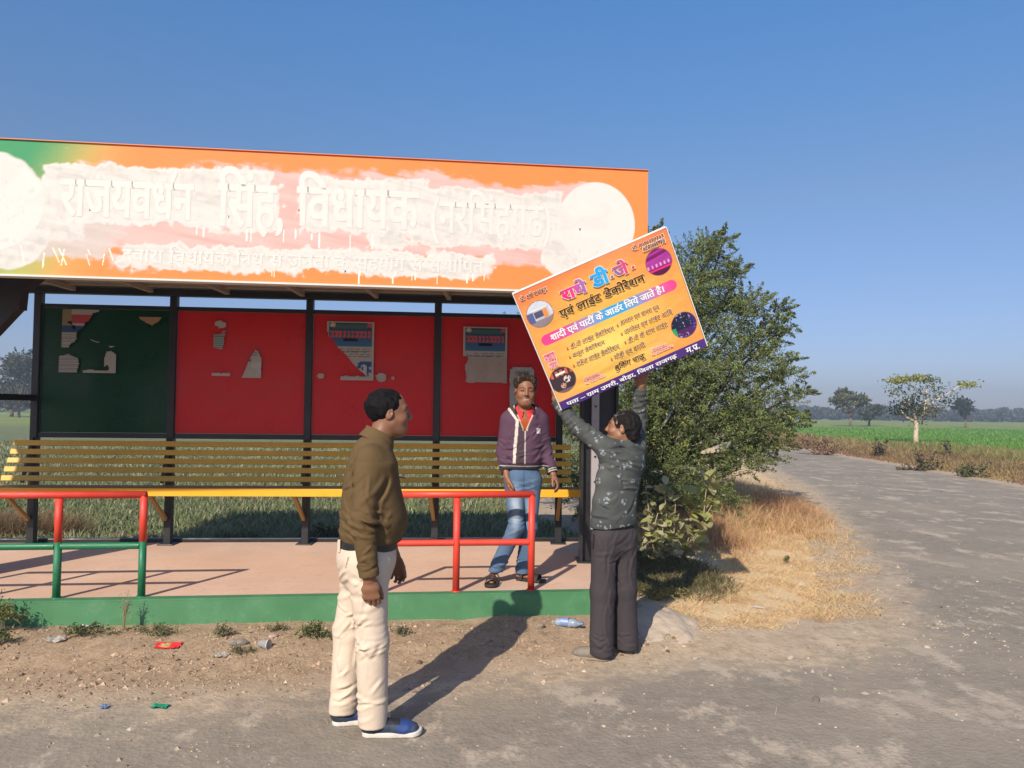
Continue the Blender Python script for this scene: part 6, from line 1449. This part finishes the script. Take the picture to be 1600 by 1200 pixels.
def hoc(P):
    c = np.tile([.092,.048,.078], (len(P), 1)); x_, z_ = P[:, 0], P[:, 2]; frt = P[:, 1] < .04
    xs = .030 + .018*sstep(1.0, 1.3, z_) - .75*np.clip(z_-1.30, 0, .2); st = frt & (np.abs(x_-xs) < .0125) & (z_ > .945) & (np.abs(x_-.11) < .17)
    pan = frt & (x_ > xs+.012) & (x_ < .112) & (z_ > .95); c = np.where(pan[:, None], np.array([.062,.040,.052]), c); c = np.where(st[:, None], np.array([.58,.52,.47]), c)
    zipp = frt & (np.abs(x_-.114) < .0038) & (z_ < 1.24); c = np.where(zipp[:, None], np.array([.45,.40,.36]), c)
    lap = frt & (vcut(P) < .011) & (z_ > 1.215); c = np.where(lap[:, None], np.array([.50,.40,.30]), c)
    hoodin = (z_ > 1.345) & (np.abs(x_-.112) < .085); c = np.where(hoodin[:, None], np.array([.020,.016,.020]), c)
    logo = frt & (np.abs(x_-.222) < .016) & (np.abs(z_-1.215) < .022) & (noise3(P*70, 3) > -.25); c = np.where(logo[:, None], np.array([.55,.50,.48]), c)
    for sd_ in ('R', 'L'):
        t = (P-J['wr'+sd_])@unit(J['el'+sd_]-J['wr'+sd_]); q = (np.linalg.norm(P-J['wr'+sd_], axis=1) < .09) & (t < .052); c = np.where(q[:, None], np.array([.035,.028,.033]), c); c = np.where((q & ((np.abs(t-.020) < .005) | (np.abs(t-.038) < .004)))[:, None], np.array([.45,.42,.38]), c)
    rib = (z_ < .95) & (np.abs(x_-.104) < .2); c = np.where(rib[:, None], np.array([.04,.03,.04]), c); c = np.where((rib & (np.abs(z_-.932) < .004))[:, None], np.array([.42,.38,.35]), c)
    return c*(1+.06*noise3(P*20, 3))[:, None]
garment('hoodie', e, C, hoodie, V3(-.24,-.22,.80), V3(.48,.26,1.47), .0052, hoc)
def inner(P):
    d = C['tb'](P, -.006, C['tor'][:3], .06); d = smin(d, cap(P, V3(.11,.015,1.33), V3(.112,.0,1.385), (.085,.072), (.066,.064), C['rt']), .03); d = smax(d, -(cap(P, J['neck']+V3(0,-.045,-.03), C['hc']-V3(0,0.01,.04), .050, .062)), .004)
    return smax(d, np.maximum(P[:, 2]-1.415, 1.19-P[:, 2]), .004)
def inc(P):
    c = np.tile([.36,.075,.02], (len(P), 1)); col = (np.abs(P[:, 0]-.112) > .018+.32*np.clip(1.33-P[:, 2], 0, 1)) & (P[:, 2] > 1.27); return np.where(col[:, None], np.array([.70,.045,.05]), c)
garment('inner_shirt', e, C, inner, V3(-.08,-.14,1.17), V3(.30,.16,1.44), .0045, inc)
def collr(P):
    nb = V3(.112,-.004,1.375); ax1 = unit(V3(0,-.32,1)); q = P-nb; z_ = q@ax1; rr = np.sqrt(((q - np.outer(z_, ax1))**2).sum(1)); fr_ = -q[:, 1]
    d = smax(np.abs(rr-(.066+.020*sstep(.01,-.03,z_)))-.005, np.abs(z_+.006)-.028, .004); return smax(d, (.016+.25*np.clip(-z_, -.02, .05) - np.abs(q[:, 0])) + (fr_ < 0)*-1., .003)
garment('shirt_collar', e, C, collr, V3(-.0,-.16,1.28), V3(.23,.12,1.46), .004, lambda P: np.tile([.72,.045,.055], (len(P), 1)))
tfj = trousers_fn(C, (.084,.064,.058,.008), dict(R=.085, L=.06), .935)
def jns(P): return tfj(P) - creases(P, [(-.15,.15,.08,.22,5,22,18,.09),(-.05,.2,.38,.55,15,30,18,.09),(.0,.2,.68,.82,0,35,12,.1)], 48, .0055) - folds(P, .003, 9, 53, 2.0)*np.clip(.45 + 1.6*np.exp(-((P[:, 2]-.13)/.09)**2) + .6*np.exp(-((P[:, 2]-.46)/.10)**2) + .6*np.exp(-((P[:, 2]-.78)/.06)**2), 0, 1.7)
def jnc(P):
    dark, light = np.array([.050,.105,.20]), np.array([.30,.37,.44]); f1_ = np.zeros(len(P))
    for sd_ in ('R', 'L'):
        a, k_ = J['hip'+sd_], J['kn'+sd_]; m_ = a + (k_-a)*.55; f1_ = np.maximum(f1_, np.exp(-(((P[:, 0]-m_[0])/.035)**2 + ((P[:, 2]-m_[2])/.15)**2))*(P[:, 1] < m_[1])*(1. if sd_ == 'R' else .5))
    f1_ = np.clip(f1_*(1+.5*noise3(P*25, 3)) + .10*noise3(P*12, 9) + .12, 0, 1)[:, None]; c = dark*(1-f1_) + light*f1_
    pt = (np.abs(P[:, 2]-.555) < .035) & (np.abs(P[:, 0]-.055) < .075) & (P[:, 1] < .0); c = np.where(pt[:, None], c*.55+np.array([.02,.03,.03]), c)
    fly = (np.abs(P[:, 0]-.108) < .004) & (P[:, 2] > .74) & (P[:, 1] < -.03); return np.where(fly[:, None], c*.5, c)
garment('jeans', e, C, jns, V3(-.28,-.26,.05), V3(.34,.22,.96), .0052, jnc)
M_sand = mat('black sandal rubber', (.022,.018,.016), rough=.7, var=.2, scale=30)
for sd_ in ('R', 'L'):
    o, b, t, s = shoe('sandal', e, C, J['an'+sd_], spec['toe'+sd_], .262, None, .022, .050, sole_mat=M_sand, upper=False)
    for u_, w_, hh in ((.19,.030,.060),(.145,.024,.070),(.065,.020,.085)):
        p = b + t*u_; mb = MB(); pts = [p + s*(.050*math.cos(a)) + V3(0, 0, .012+hh*math.sin(a)*.82) for a in np.linspace(0, math.pi, 11)]
        V_ = []
        for q_ in pts:
            for dt, dn in ((-w_/2,0),(w_/2,0),(w_/2,.005),(-w_/2,.005)): V_.append(q_ + t*dt + unit(q_-p-V3(0,0,.012)+1e-6)*dn)
        Q_ = [(i*4+k_, i*4+(k_+1)%4, (i+1)*4+(k_+1)%4, (i+1)*4+k_) for i in range(10) for k_ in range(4)]
        l_ = MB().add(V_, Q_).build('strap', M_sand, e, smooth=False); l_.location = Vector(C['O']); l_.parent = o; l_.matrix_parent_inverse = full_matrix(o).inverted()
# teeth
mb = MB(); 

# ------------------------------------------------------------------ air
hz = MB(); hz.box((-420, -60, -2), (420, 420, 16)); hz_m = bpy.data.materials.new('thin haze'); hz_m.use_nodes = True
hn = hz_m.node_tree; hn.nodes.remove(hn.nodes['Principled BSDF']); pv = hn.nodes.new('ShaderNodeVolumePrincipled')
pv.inputs['Color'].default_value = (.80, .88, 1, 1); pv.inputs['Density'].default_value = .0017; pv.inputs['Anisotropy'].default_value = .2
hn.links.new(pv.outputs[0], hn.nodes['Material Output'].inputs['Volume'])
props(hz.build('haze', hz_m), kind='stuff')
